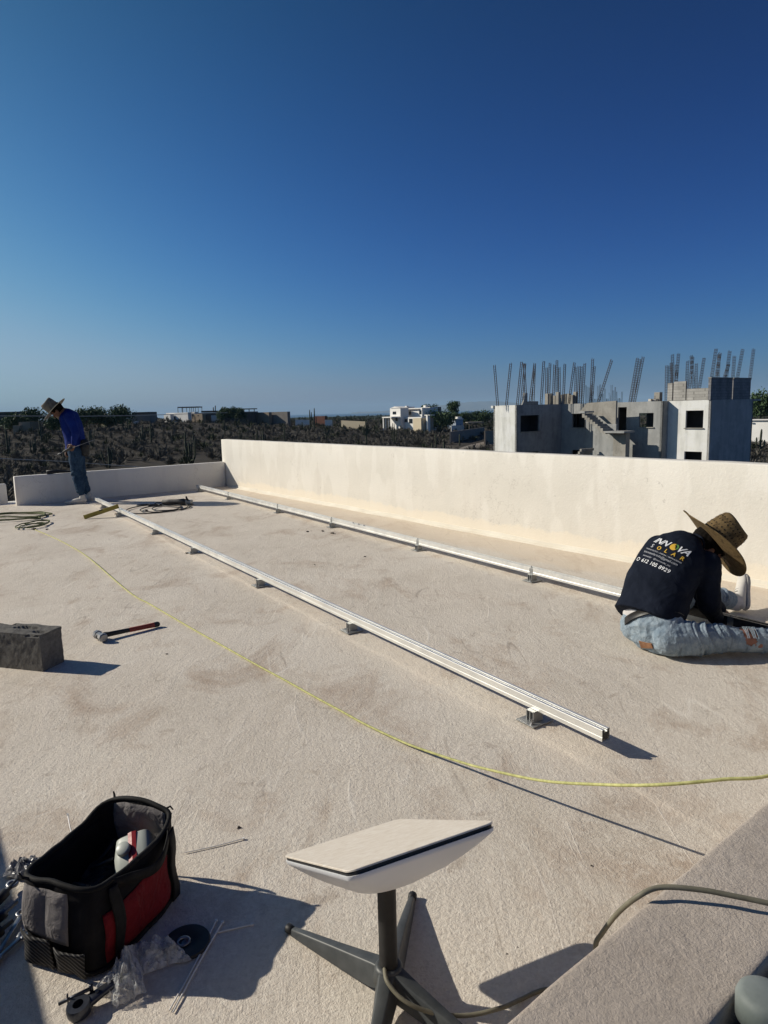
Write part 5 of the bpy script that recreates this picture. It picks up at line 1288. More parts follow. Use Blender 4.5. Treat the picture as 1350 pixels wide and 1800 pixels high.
# ---------------------------------------------------------------- people
def m_skin():
    m = mat('sun_browned_skin', (.20, .10, .065), .55, 0, .35); t = NT(m)
    t.col(t.ramp(t.noise(16, 5, .6), [(.3, (.15, .072, .046)), (.7, (.24, .125, .08))])); t.nrm(t.bump(t.noise(160, 3), .2, .001)); return m
MT['skin'] = m_skin()
MT['hair'] = m_noisy('black_hair', (.004, .0035, .003), (.013, .010, .008), 60, .9, .8, 220, .004, spec=.08)
def m_navy():
    m = mat('navy_cotton', (.008, .011, .020), .9, 0, .12); t = NT(m)
    t.col(t.ramp(t.noise(9, 4), [(.3, (.006, .009, .017)), (.7, (.012, .016, .028))]))
    nb = t.bump(t.noise(700, 2), .3, .001); t.nrm(t.bump(t.noise(9, 3, .5, None, 1.5), .5, .02, nb)); return m
MT['navy'] = m_navy()
MT['blueshirt'] = m_fabric('blue_cotton', (.005, .014, .11), (.012, .032, .19), 8, 400, .85, .3, 9)
def m_denim(name, lo, hi, pale, k=.55, obj=None):
    m = mat(name, lo, .9, 0, .15); t = NT(m)
    c = t.ramp(t.noise(6, 6, .7), [(.3, lo), (.68, hi)])
    c = t.mix(t.ramp(t.noise(22, 6, .75, None, .8), [(.44, 0.0), (.68, k)]), c, pale); c = t.mix(t.ramp(t.noise(26, 4, .6, t.map((1, .3, .3), loc=(5, 1, 1)), 1.0), [(.56, 0.0), (.66, .55)]), c, tuple(q * .45 for q in lo))  # last mix paints crease shade into the denim as dark streaks
    t.col(c); nb = t.bump(t.noise(600, 2), .4, .001); t.nrm(t.bump(t.noise(20, 4, .55, None, 1.5), .8, .014, nb)); return m
MT['denim'] = m_denim('washed_light_denim', (.14, .19, .24), (.29, .355, .41), (.48, .54, .57), .45)
MT['denim2'] = m_denim('dark_blue_denim', (.012, .030, .062), (.028, .06, .11), (.09, .15, .21), .35)
def m_straw(name, a, b, dk, weave=True):
    m = mat(name, a, .85, 0, .2); t = NT(m)
    c = t.ramp(t.noise(55, 5, .7), [(.3, a), (.7, b)])
    wv = t.n('ShaderNodeTexWave', Scale=60.0, Distortion=.6); wv.bands_direction = 'Z'; t.t.links.new(t.map(), wv.inputs[0])
    c = t.mix(t.ramp(wv.outputs['Fac'], [(.4, .5), (.7, 0.0)]), c, dk); c = t.mix(t.ramp(t.noise(30, 3, .6, t.map((1, 1, 1), loc=(3, 3, 3))), [(.52, 0.0), (.62, .55)]), c, dk); t.col(c)
    t.nrm(t.bump(t.math('ADD', wv.outputs['Fac'], t.noise(160, 3)), .7, .002)); return m
MT['straw'] = m_straw('brown_straw', (.13, .085, .038), (.27, .185, .085), (.035, .022, .01))
MT['palestraw'] = m_straw('pale_straw', (.46, .42, .33), (.60, .55, .44), (.22, .19, .14))
MT['greystraw'] = m_straw('grey_straw', (.20, .18, .145), (.28, .25, .20), (.08, .07, .055))
MT['strawhole'] = mat('dark_weave_gap', (.015, .010, .006), .9)
MT['shoe'] = m_noisy('dusty_white_leather', (.50, .47, .42), (.62, .59, .54), 18, .7, .3, 90, .002)
MT['sole'] = m_noisy('grey_rubber_sole', (.36, .34, .31), (.46, .44, .41), 30, .7, .2)
MT['leather'] = m_noisy('brown_leather', (.20, .09, .045), (.33, .17, .09), 40, .6, .4)
MT['belt'] = m_noisy('black_belt', (.012, .011, .011), (.025, .022, .02), 40, .45, .2)
MT['white_under'] = m_noisy('white_undershirt', (.50, .48, .47), (.6, .58, .57), 10, .9, .3)

def hand(mb, wrist, d, nrm, curl=.6, s=1.0, thumb=1):
    "d = direction of the palm, nrm = back-of-hand normal"
    d = d.normalized(); nrm = (nrm - d * nrm.dot(d)).normalized(); x = d.cross(nrm) * thumb     # x points to the thumb side
    mb.loft([(wrist, .026 * s, .020 * s), (wrist + d * .03 * s, .034 * s, .017 * s), (wrist + d * .075 * s, .041 * s, .014 * s), (wrist + d * .088 * s, .038 * s, .012 * s)], x, 12)
    for i, (off, L) in enumerate(((.030, .072), (.010, .080), (-.011, .074), (-.031, .058))):
        p = wrist + d * (.086 - .004 * abs(i - 1)) * s + x * off * s; dd = d.copy(); ax = x; pts = [(p - dd * .012 * s, .0092 * s)]
        for k, (f, r) in enumerate(((.45, .0088), (.30, .008), (.25, .007))):
            dd = Matrix.Rotation(-curl * thumb * (1.0 if k == 0 else 1.15) * (1 + .08 * i), 3, ax) @ dd
            if k == 0 and dd.dot(nrm) > d.dot(nrm) + .01: dd = Matrix.Rotation(2 * curl * thumb * (1 + .08 * i), 3, ax) @ dd; sg = -1
            elif k == 0: sg = 1
            p = p + dd * L * f * s; pts.append((p, r * s))
            if sg == -1 and k < 2: dd = Matrix.Rotation(2 * curl * thumb * 1.15 * (1 + .08 * i), 3, ax) @ dd
        mb.tube([a for a, _ in pts], [b for _, b in pts], 8, side=nrm); mb.ball(pts[-1][0], pts[-1][1])
        for a, b in pts: mb.ball(a, b * 1.02, n=7)
    t0 = wrist + d * .025 * s + x * .026 * s; t1 = t0 + (d * .6 + x * .7 - nrm * .35).normalized() * .038 * s; t2 = t1 + (d * .9 + x * .15 - nrm * .45).normalized() * .030 * s; t3 = t2 + (d * .9 - x * .15 - nrm * .4).normalized() * .022 * s
    mb.tube([t0, t1, t2, t3], [.013 * s, .0115 * s, .010 * s, .008 * s], 8); mb.ball(t3, .008 * s)
def head(mb, c, up, fwd, s=1.0):
    up = up.normalized(); fwd = (fwd - up * fwd.dot(up)).normalized(); x = fwd.cross(up)
    mb.ball(c + up * .03 * s - fwd * .012 * s, (.076 * s, .096 * s, .092 * s), x, fwd, up)
    mb.ball(c - up * .035 * s + fwd * .022 * s, (.060 * s, .068 * s, .082 * s), x, fwd, up)
    mb.ball(c - up * .088 * s + fwd * .060 * s, (.026 * s, .022 * s, .020 * s), x, fwd, up)
    mb.loft([(c + up * .012 * s + fwd * .080 * s, .008 * s, .008 * s), (c - up * .028 * s + fwd * .104 * s, .016 * s, .014 * s)], x, 10)
    for sg in (-1, 1):
        mb.ball(c - up * .012 * s + x * sg * .078 * s - fwd * .008 * s, (.009 * s, .020 * s, .033 * s), x, fwd, up, 10)
        mb.ball(c + up * .006 * s + x * sg * .032 * s + fwd * .078 * s, (.017 * s, .010 * s, .010 * s), x, fwd, up, 8)
        mb.ball(c + up * .026 * s + x * sg * .032 * s + fwd * .080 * s, (.024 * s, .012 * s, .008 * s), x, fwd, up, 8)
    mb.ball(c - up * .056 * s + fwd * .084 * s, (.026 * s, .012 * s, .007 * s), x, fwd, up, 8); mb.ball(c - up * .066 * s + fwd * .082 * s, (.022 * s, .012 * s, .008 * s), x, fwd, up, 8)
    return x
def hair_cap(c, up, fwd, s, root, low=-.045):
    up = up.normalized(); fwd = (fwd - up * fwd.dot(up)).normalized(); x = fwd.cross(up); q = MB()
    q.ball(c + up * .034 * s - fwd * .018 * s, (.083 * s, .099 * s, .096 * s), x, fwd, up, 22)
    q.ball(c - up * .03 * s - fwd * .045 * s, (.068 * s, .055 * s, .06 * s), x, fwd, up, 14)
    o = remesh(q.build('hair', MT['hair']), .006 * s, 3)
    bm = bmesh.new(); bm.from_mesh(o.data)
    dele = [v for v in bm.verts if (v.co - c).dot(fwd) > .045 * s + .25 * (v.co - c).dot(up) or ((v.co - c).dot(up) < -.0 * s and (v.co - c).dot(fwd) > -.002)]
    bmesh.ops.delete(bm, geom=dele, context='VERTS'); bm.normal_update()
    for v in bm.verts: v.co += v.normal * .003 * noise.noise(v.co * 90)
    bm.to_mesh(o.data); bm.free(); world_child(o, root)
def eyes_brows(c, up, fwd, s, root):
    up = up.normalized(); fwd = (fwd - up * fwd.dot(up)).normalized(); x = fwd.cross(up)
    q = MB()
    for sg in (-1, 1): q.loft([(c + up * .038 * s + x * sg * .014 * s + fwd * .090 * s, .004, .003), (c + up * .042 * s + x * sg * .034 * s + fwd * .086 * s, .005, .003), (c + up * .036 * s + x * sg * .05 * s + fwd * .076 * s, .003, .003)], up, 6)
    world_child(q.build('eyebrows', MT['hair']), root)
def hat(c, up, fwd, root, rb, rc, hc, m, mcrown, holes=False, roll=.05, droop=.04, name='straw_hat'):
    "brim curls up at the sides and dips front and back; c = centre of the brim plane"
    up = up.normalized(); fwd = (fwd - up * fwd.dot(up)).normalized(); x = fwd.cross(up)
    def fn(r, z, t):
        k = max(0, (r - rc) / (rb - rc)); return r * (1 + .03 * math.cos(2 * t) * k), z + k * k * (roll * math.cos(t) ** 2 - droop * math.sin(t) ** 2)
    q = MB(); prof = [(rc * .97, -.003)] + [(rc + (rb - rc) * f, -.003) for f in (.15, .35, .55, .75, .9, 1)] + [(rb + .003, 0.0)] + [(rc + (rb - rc) * f, .003) for f in (1, .9, .75, .55, .35, .15)] + [(rc * .97, .003), (rc * .97, -.003)]
    q.lathe(prof, c, x, fwd, up, n=56, fn=fn, cap=False); ht = world_child(q.build(name, m, smooth=True), root)
    q = MB(); cfn = lambda r, z, t: (r * (1 + .06 * math.sin(t) ** 2), z - (.012 * math.cos(t) ** 2 if z > hc * .9 else 0))
    q.lathe([(rc, 0), (rc * 1.0, hc * .3), (rc * .95, hc * .7), (rc * .88, hc * .93), (rc * .78, hc), (rc * .45, hc * .97), (.002, hc * .93)], c, x, fwd, up, n=48, fn=cfn, cap=False)
    world_child(q.build('hat_crown', mcrown, smooth=True), ht)
    q = MB(); q.lathe([(rc * 1.012, .004), (rc * 1.018, .010), (rc * 1.012, .022)], c, x, fwd, up, n=48, fn=cfn, cap=False); world_child(q.build('hat_band', MT['strawhole'] if holes else mcrown, smooth=True), ht)
    if holes:
        q = MB()
        for row, zz in enumerate((.30, .44, .62, .76)):
            for k in range(30):
                t = 2 * PI * (k + .5 * (row % 2)) / 30; rr_, z_ = cfn(rc * (1.0 - .05 * max(0, zz - .3) / .4 - .03 * max(0, zz - .6)) + .0008, hc * zz, t)
                o_ = x * math.cos(t) + fwd * math.sin(t); tg = x * -math.sin(t) + fwd * math.cos(t); p = c + o_ * rr_ + up * z_; w_ = .0052 if k % 3 else .003
                q.add([p - tg * w_, p - up * .0055 + o_ * .0006, p + tg * w_, p + up * .0055 + o_ * .0006, p + o_ * .0016], [(0, 1, 4), (1, 2, 4), (2, 3, 4), (3, 0, 4)])
        world_child(q.build('open_weave', MT['strawhole']), ht)
    return ht
def shoe(heel, toe_dir, up, L, root, m=None, par=None):
    toe_dir = toe_dir.normalized(); up = (up - toe_dir * up.dot(toe_dir)).normalized(); x = toe_dir.cross(up)
    q = MB(); k = L / .28
    def ring(t, wd_, h, z0): c = heel + toe_dir * (L * t) + up * (z0 + h / 2); return (c, wd_ * k, h / 2)
    q.loft([(heel + toe_dir * L * .03 + up * .050 * k, .028 * k, .036 * k), (heel + toe_dir * L * .18 + up * .052 * k, .035 * k, .040 * k), (heel + toe_dir * L * .45 + up * .044 * k, .040 * k, .034 * k), (heel + toe_dir * L * .7 + up * .034 * k, .046 * k, .024 * k), (heel + toe_dir * L * .90 + up * .030 * k, .038 * k, .019 * k)], x, 16)
    q.loft([(heel + toe_dir * L * .16 + up * .05 * k, .034 * k, .034 * k), (heel + toe_dir * L * .14 + up * .105 * k, .036 * k, .040 * k)], x, 14)
    o = remesh(q.build('shoe', m or MT['shoe']), .006, 4); world_child(o, root)
    q = MB(); pl = []
    for t, w_ in ((-.02, .018), (.05, .032), (.25, .036), (.45, .037), (.68, .048), (.85, .044), (.97, .026), (1.0, .010)): pl.append((t, w_))
    outl = [heel + toe_dir * L * t + x * w_ * k for t, w_ in pl] + [heel + toe_dir * L * t - x * w_ * k for t, w_ in reversed(pl)]
    n = len(outl); q.add([p for p in outl] + [p + up * .024 * k for p in outl], [tuple(range(n)), tuple(range(2 * n - 1, n - 1, -1))] + [(i, (i + 1) % n, n + (i + 1) % n, n + i) for i in range(n)])
    world_child(q.build('shoe_sole', MT['sole'], bevel=.004), o)
    q = MB()
    for i in range(4):
        c = heel + toe_dir * L * (.36 + .085 * i) + up * (.083 - .0095 * i) * k; q.tube([c - x * .018 * k, c + up * .006 * k, c + x * .018 * k], .003, 5)
    world_child(q.build('laces', MT['sole']), o); return o
def limb(mb, P, radii, side=V(0, 0, 1), n=16, fl=1.0):
    mb.loft([(p, r * fl, r) for p, r in zip(P, radii)], side, n)

# ============ seated worker ============
def seated():
    pel = D(1150, 1122, 3.52)
    root = thing('person', V(pel.x, pel.y, 0), 'man in black printed shirt, torn jeans and brown straw hat sitting at the rail', 'person')
    hipd = V(math.cos(R(-62)), math.sin(R(-62)), 0)                 # towards his right hip
    shd = V(math.cos(R(-47)), math.sin(R(-47)), -.10).normalized()  # towards his right shoulder
    pel.z = .125
    hipR = pel + hipd * .10 + V(.03, -.02, -.025); hipL = pel - hipd * .10 + V(.04, 0, -.01)
    kneeR = D(1322, 1136, 3.40); kneeR.z = .082; ankR = kneeR + V(.40, -.06, -.02)
    ankL = D(1286, 1070, 4.16); ankL.z = .065; kneeL = D(1215, 1062, 4.10); kneeL.z = .17
    wai = D(1146, 1075, 3.58); mid = D(1157, 1030, 3.63); che = D(1184, 985, 3.68); nek0 = D(1213, 957, 3.72); 
    shC = D(1203, 972, 3.70)
    shR = shC + shd * .135 + V(-.01, 0, -.035); shL = shC - shd * .145 + V(0, 0, -.01)
    hc = D(1240, 962, 3.78)                                           # head centre
    faced = V(.62, .14, -.77).normalized(); hup = V(.85, -.06, .50).normalized(); hup = (hup - faced * hup.dot(faced)).normalized()
    elR = D(1246, 1062, 3.62); haR = D(1262, 1092, 3.80); elL = D(1225, 1045, 3.98); haL = D(1275, 1080, 4.02)
    # skin body
    b = MB()
    b.loft([(pel, .12, .085), (wai, .12, .085), (mid, .135, .095), (che, .14, .10), (nek0 - (nek0 - che) * .35, .09, .065)], shd, 20)
    nd = (hc - hup * .03 - nek0)
    b.loft([(nek0 - nd * .2, .050, .050), (nek0 + nd * .35, .056, .058), (hc - hup * .05 - faced * .0, .055, .058)], shd, 16)
    head(b, hc, hup, faced)
    for s_, e_, h_ in ((shR, elR, haR), (shL, elL, haL)):
        limb(b, [s_, s_.lerp(e_, .5), e_], [.052, .046, .038]); limb(b, [e_, e_.lerp(h_, .4), h_], [.038, .036, .025])
    hand(b, haR, V(.75, .62, -.25), V(.1, -.3, .9), .55, 1, 1); hand(b, haL, V(.75, -.35, -.35), V(0, .2, .95), .55, 1, -1)
    for hp, kn, an in ((hipR, kneeR, ankR), (hipL, kneeL, ankL)):
        limb(b, [hp, hp.lerp(kn, .5), kn], [.075, .066, .050]); limb(b, [kn, kn.lerp(an, .35), an], [.050, .048, .034])
        b.loft([(an, .034, .036), (an + (an - kn).normalized() * .05, .034, .03)], V(0, 1, 0), 12)
    o = remesh(b.build('body', MT['skin']), .0048, 2); world_child(o, root)
    hair_cap(hc, hup, faced, 1.0, root); eyes_brows(hc, hup, faced, 1.0, root)
    hat(hc + hup * .050 + faced * .0, hup, faced, root, .236, .100, .165, MT['straw'], MT['straw'], True, .030, .02)
    # a paper label tucked inside the brim
    q = MB(); x_ = faced.cross(hup); q.box(hc + hup * .038 + faced * .13 + x_ * .05, (.045, .028, .003), faced, x_, hup); world_child(q.build('hat_label', MT['leather']), root)
    # jeans
    j = MB()
    j.loft([(pel + (wai - pel) * .45, .150, .115), (pel, .165, .122), (pel - ez * .03, .160, .110)], hipd, 24)
    limb(j, [hipR - V(.04, 0, .0), hipR.lerp(kneeR, .3), hipR.lerp(kneeR, .7), kneeR], [.094, .084, .069, .064]); limb(j, [kneeR, kneeR.lerp(ankR, .4), ankR], [.067, .062, .056])
    limb(j, [hipL - V(.04, 0, .0), hipL.lerp(kneeL, .4), kneeL], [.105, .094, .074]); limb(j, [kneeL, kneeL.lerp(ankL, .5), ankL - (ankL - kneeL) * .12], [.074, .066, .060])
    o = remesh(j.build('jeans', MT['denim']), .005, 4)
    ld = (kneeR - hipR).normalized(); ll = (ankL - kneeL).normalized()
    def fold(p):
        a = (p - hipR).dot(ld); w1 = math.exp(-((a - .13) / .11) ** 2); w2 = math.exp(-((a - .47) / .10) ** 2)
        q_ = a + .25 * (p.z - .1) + .03 * noise.noise(p * 7); v = w1 * (.013 * noise.noise(V(q_ * 62, p.z * 3, 1)) + .008 * noise.noise(V(q_ * 110, p.z * 4, 8))) + .016 * w2 * (abs(noise.noise(V(a * 32 - p.z * 8, p.z * 5, 7))) - .25) + .006 * noise.noise(V(a * 9, p.z * 9, p.y * 9))
        c = (p - kneeL).dot(ll); wl = 1 if (p - kneeL).length < .45 and p.y > 3.9 else 0; v += wl * .016 * (abs(noise.noise(V(c * 30, p.z * 8, 3))) - .25)
        return v + .006 * noise.noise(p * 14) + .0025 * noise.noise(p * 40)
    displace(o, fold)
    me = o.data
    for v in me.vertices: v.co.z = max(v.co.z, .006)
    # torn knee
    kc = kneeR + V(-.035, -.040, .055); bm = bmesh.new(); bm.from_mesh(me)
    dl = []
    for f in bm.faces:
        c = f.calc_center_median() - kc; a_, b_ = c.dot(ld), c.z * .8 - c.y * .6
        if abs(c.length) < .12 and (a_ / .034) ** 2 + (b_ / .036) ** 2 < 1 + .5 * noise.noise(c * 60): dl.append(f)
    bmesh.ops.delete(bm, geom=dl, context='FACES'); bm.to_mesh(me); bm.free(); world_child(o, root)
    MT['kneeskin'] = m_noisy('bare_knee_skin', (.20, .085, .055), (.30, .14, .10), 30, .6, .3)
    q = MB(); q.loft([(kneeR - ld * .12, .062, .062), (kneeR + ld * .03, .0625, .0625)], ez, 20); kk = q.build('bare_knee', MT['kneeskin'], smooth=True); world_child(kk, root)
    q = MB(); g = random.Random(2); nn_ = (V(0, -.6, .8)).normalized(); tt = ld.cross(nn_)
    for k in range(9):
        a = kc + ld * (-.03 + .0075 * k) + tt * -.036; e = kc + ld * (-.03 + .0075 * k + g.uniform(-.01, .01)) + tt * .036; m_ = a.lerp(e, .5) + nn_ * .004
        q.tube([a, m_, e], .0016, 4)
    world_child(q.build('frayed_threads', MT['denim']), o)
    # belt, patch, undershirt
    bc = pel + (wai - pel) * .42; bd = (wai - pel).normalized()
    q = MB(); hx = (hipd - bd * hipd.dot(bd)).normalized(); hy = bd.cross(hx)
    q.skin([q.ring(bc + bd * z, hx, hy, .166 - k_, .131 - k_, 40) for z, k_ in ((-.018, .0), (.018, -.001), (.018, .01), (-.018, .01), (-.018, .0))], cap=False)
    world_child(q.build('belt', MT['belt'], smooth=True), root)
    q = MB(); q.skin([q.ring(bc + bd * z, hx, hy, .152 + k_, .118 + k_, 40) for z, k_ in ((.0, .0), (.03, .006), (.07, .008))], cap=False)
    world_child(q.build('undershirt', MT['white_under'], smooth=True), root)
    def on_back(px, py, off, bvh, dist=3):
        d = ray(px, py).normalized(); h = bvh.ray_cast(V(0, 0, CAM_H), d); return h
    bvh = BVHTree.FromObject(o, bpy.context.evaluated_depsgraph_get())
    q = MB(); pp = []
    for (a_, b_) in ((1124, 1126), (1146, 1131), (1149, 1139), (1139, 1144), (1128, 1138)):
        h = on_back(a_, b_, 0, bvh)
        if h[0] is not None: pp.append(h[0] + h[1] * .003)
    if len(pp) > 2:
        n_ = len(pp); c_ = sum(pp, V(0, 0, 0)) / n_; nrm_ = (pp[1] - pp[0]).cross(pp[2] - pp[0]).normalized(); nrm_ = nrm_ if nrm_.dot(ray(1135, 1135)) < 0 else -nrm_
        q.add([p + nrm_ * .004 for p in pp] + [p - nrm_ * .004 for p in pp], [tuple(range(n_)), tuple(range(2 * n_ - 1, n_ - 1, -1))] + [(i, (i + 1) % n_, n_ + (i + 1) % n_, n_ + i) for i in range(n_)])
        world_child(q.build('leather_patch', MT['leather']), root)
    # shirt
    s = MB()
    hem = D(1137, 1089, 3.56); 
    s.loft([(hem, .185, .148), (D(1147, 1065, 3.59), .178, .142), (mid, .180, .138), (che, .178, .138), (nek0 - (nek0 - che) * .42, .155, .115), (nek0 - (nek0 - che) * .12, .105, .088), (nek0 + nd * .16, .066, .064)], shd, 28, dome=False, pw=2.3)
    for s_, e_, h_, f_ in ((shR, elR, haR, .72), (shL, elL, haL, .72)):
        limb(s, [s_ - (s_ - shC) * .12, s_.lerp(e_, .3), s_.lerp(e_, .7), e_], [.076, .072, .066, .060]); limb(s, [e_, e_.lerp(h_, f_)], [.060, .047])
    s.ball(shR, .074); s.ball(shL, .080)
    o = remesh(s.build('shirt', MT['navy']), .0062, 6)
    ab = (elR - shR).normalized()
    def sf(p):
        a = (p - shR).dot(ab); w = math.exp(-((p - shR).length / .30) ** 2); low = max(0, 1 - (p - hem).length / .30)
        diag = (p - che).dot((shd * .6 + ez * .8).normalized())
        v = .009 * noise.noise(p * 5) + .011 * w * (abs(noise.noise(V(diag * 20, p.z * 6, 2))) - .2) + .006 * (abs(noise.noise(V(diag * 12, p.x * 3, 5))) - .2) + .009 * low * math.sin((p - hem).dot(shd) * 30 + 3 * noise.noise(p * 6)) * .5
        return v + .0018 * noise.noise(p * 30)
    displace(o, sf); me = o.data
    world_child(o, root)
    q = MB(); ndn = nd.normalized(); cx_ = (shd - ndn * shd.dot(ndn)).normalized(); cy_ = ndn.cross(cx_)
    c_ = nek0 + nd * .20
    pts = [c_ + cx_ * .066 * math.cos(t) + cy_ * .065 * math.sin(t) for t in [2 * PI * i / 30 for i in range(31)]]; q.tube(pts, .007, 6); world_child(q.build('collar', MT['navy'], smooth=True), o)
    shirt_print(o, root)
    # far shoe standing on its heel
    hl = D(1298, 1086, 4.22); hl.z = .012
    shoe(V(ankL.x + .085, ankL.y - .03, .022), V(.30, .72, .62), V(-.90, .05, .42), .27, root)
    shoe(ankR + V(.06, -.01, -.05), V(.25, -.25, .93), V(-.93, .05, .30), .27, root)
    q = MB(); limb(q, [ankL - ll * .03, ankL + ll * .03], [.050, .052]); world_child(q.build('sock', MT['white_under'], smooth=True), root)
    return root

def text_mesh(body, size, shear=0, bold=0, spacing=1.0):
    c = bpy.data.curves.new('t', 'FONT'); c.body = body; c.size = size; c.shear = shear; c.offset = bold; c.space_character = spacing; c.align_x = 'CENTER'; c.align_y = 'CENTER'; c.resolution_u = 3
    o = bpy.data.objects.new('t', c); col.objects.link(o); bpy.context.view_layer.update()
    me = bpy.data.meshes.new_from_object(o.evaluated_get(bpy.context.evaluated_depsgraph_get())); bpy.data.objects.remove(o); return me
def shirt_print(sh, root):
    MT['pw'] = mat('white_print', (.80, .80, .80), .7); MT['py'] = mat('amber_print', (.62, .38, .04), .7); MT['pg'] = mat('green_print', (.10, .25, .06), .7); MT['pgr'] = mat('pale_print', (.42, .43, .46), .7)
    bvh = BVHTree.FromPolygons([sh.matrix_world @ v.co for v in sh.data.vertices], [tuple(p.vertices) for p in sh.data.polygons])
    cam_o = V(0, 0, CAM_H)
    def hitpx(px, py): h = bvh.ray_cast(cam_o, ray(px, py).normalized()); return h[0], h[1]
    a, na = hitpx(1152, 950); b, nb_ = hitpx(1206, 972); c, nc = hitpx(1150, 986); m_, nm = hitpx(1172, 966)
    if not (a and b and c and m_): return
    U = (b - a).normalized(); N = -(ray(1172, 966).normalized()); N = (N * .55 + nm * .45).normalized(); N = (N - U * N.dot(U)).normalized(); W = N.cross(U)
    if W.z < 0: W = -W
    def put(me, name, u0, v0, m, par):
        bm = bmesh.new(); bm.from_mesh(me); bmesh.ops.triangulate(bm, faces=bm.faces)
        long_ = [e for e in bm.edges if e.calc_length() > .012]
        if long_: bmesh.ops.subdivide_edges(bm, edges=long_, cuts=1)
        for v in bm.verts:
            p = m_ + U * (v.co.x + u0) + W * (v.co.y + v0) + N * .25; h = bvh.ray_cast(p, -N)
            v.co = (h[0] + h[1] * .0022) if h[0] is not None and h[3] < .5 else p - N * .25
        me2 = bpy.data.meshes.new(name); bm.to_mesh(me2); bm.free(); me2.materials.append(m); o = bpy.data.objects.new(name, me2); col.objects.link(o); world_child(o, par)
    put(text_mesh('INN', .051, .28, .0012, .95), 'lettering', -.056, .030, MT['pw'], sh); put(text_mesh('VA', .051, .28, .0012, .95), 'lettering', .072, .030, MT['pw'], sh)
    # sun shaped letter between them
    def disc(r0, r1, a0, a1, n=18):
        me = bpy.data.meshes.new('d'); vs_ = []; fs = []
        for k in range(n + 1):
            t = R(a0 + (a1 - a0) * k / n); vs_ += [(r0 * math.cos(t), r0 * math.sin(t), 0), (r1 * math.cos(t), r1 * math.sin(t), 0)]
        for k in range(n): fs.append((2 * k, 2 * k + 1, 2 * k + 3, 2 * k + 2))
        me.from_pydata(vs_, [], fs); return me
    put(disc(.006, .021, 90, 330), 'sun_emblem', .022, .030, MT['py'], sh); put(disc(.014, .022, -25, 85), 'sun_emblem', .024, .030, MT['pg'], sh); put(disc(.0, .010, 0, 360), 'sun_emblem', .020, .028, MT['py'], sh)
    for k, (ch, m) in enumerate(zip('SOLAR', ('pgr', 'py', 'py', 'py', 'py'))): put(text_mesh(ch, .030, .1, .0006), 'lettering', -.086 + .044 * k, -.010, MT[m], sh)
    put(text_mesh('PANELES SOLARES  |  ENERGIA  |  INSTALACIONES', .0095, .1, .0001, 1.0), 'lettering', -.006, -.034, MT['pgr'], sh)
    put(text_mesh('innovasolarinfo@gmail.com', .0185, .1, .0, 1.0), 'lettering', -.012, -.053, MT['pgr'], sh)
    put(text_mesh('innovasolar   @innovasolar_mx', .0135, .1, .0, 1.0), 'lettering', -.020, -.076, MT['pgr'], sh)
    put(disc(.0085, .0115, 0, 360), 'phone_emblem', -.122, -.106, MT['pw'], sh)
    put(text_mesh('612 105 8929', .0300, .05, .0003, 1.05), 'lettering', -.006, -.106, MT['pw'], sh)
seated()

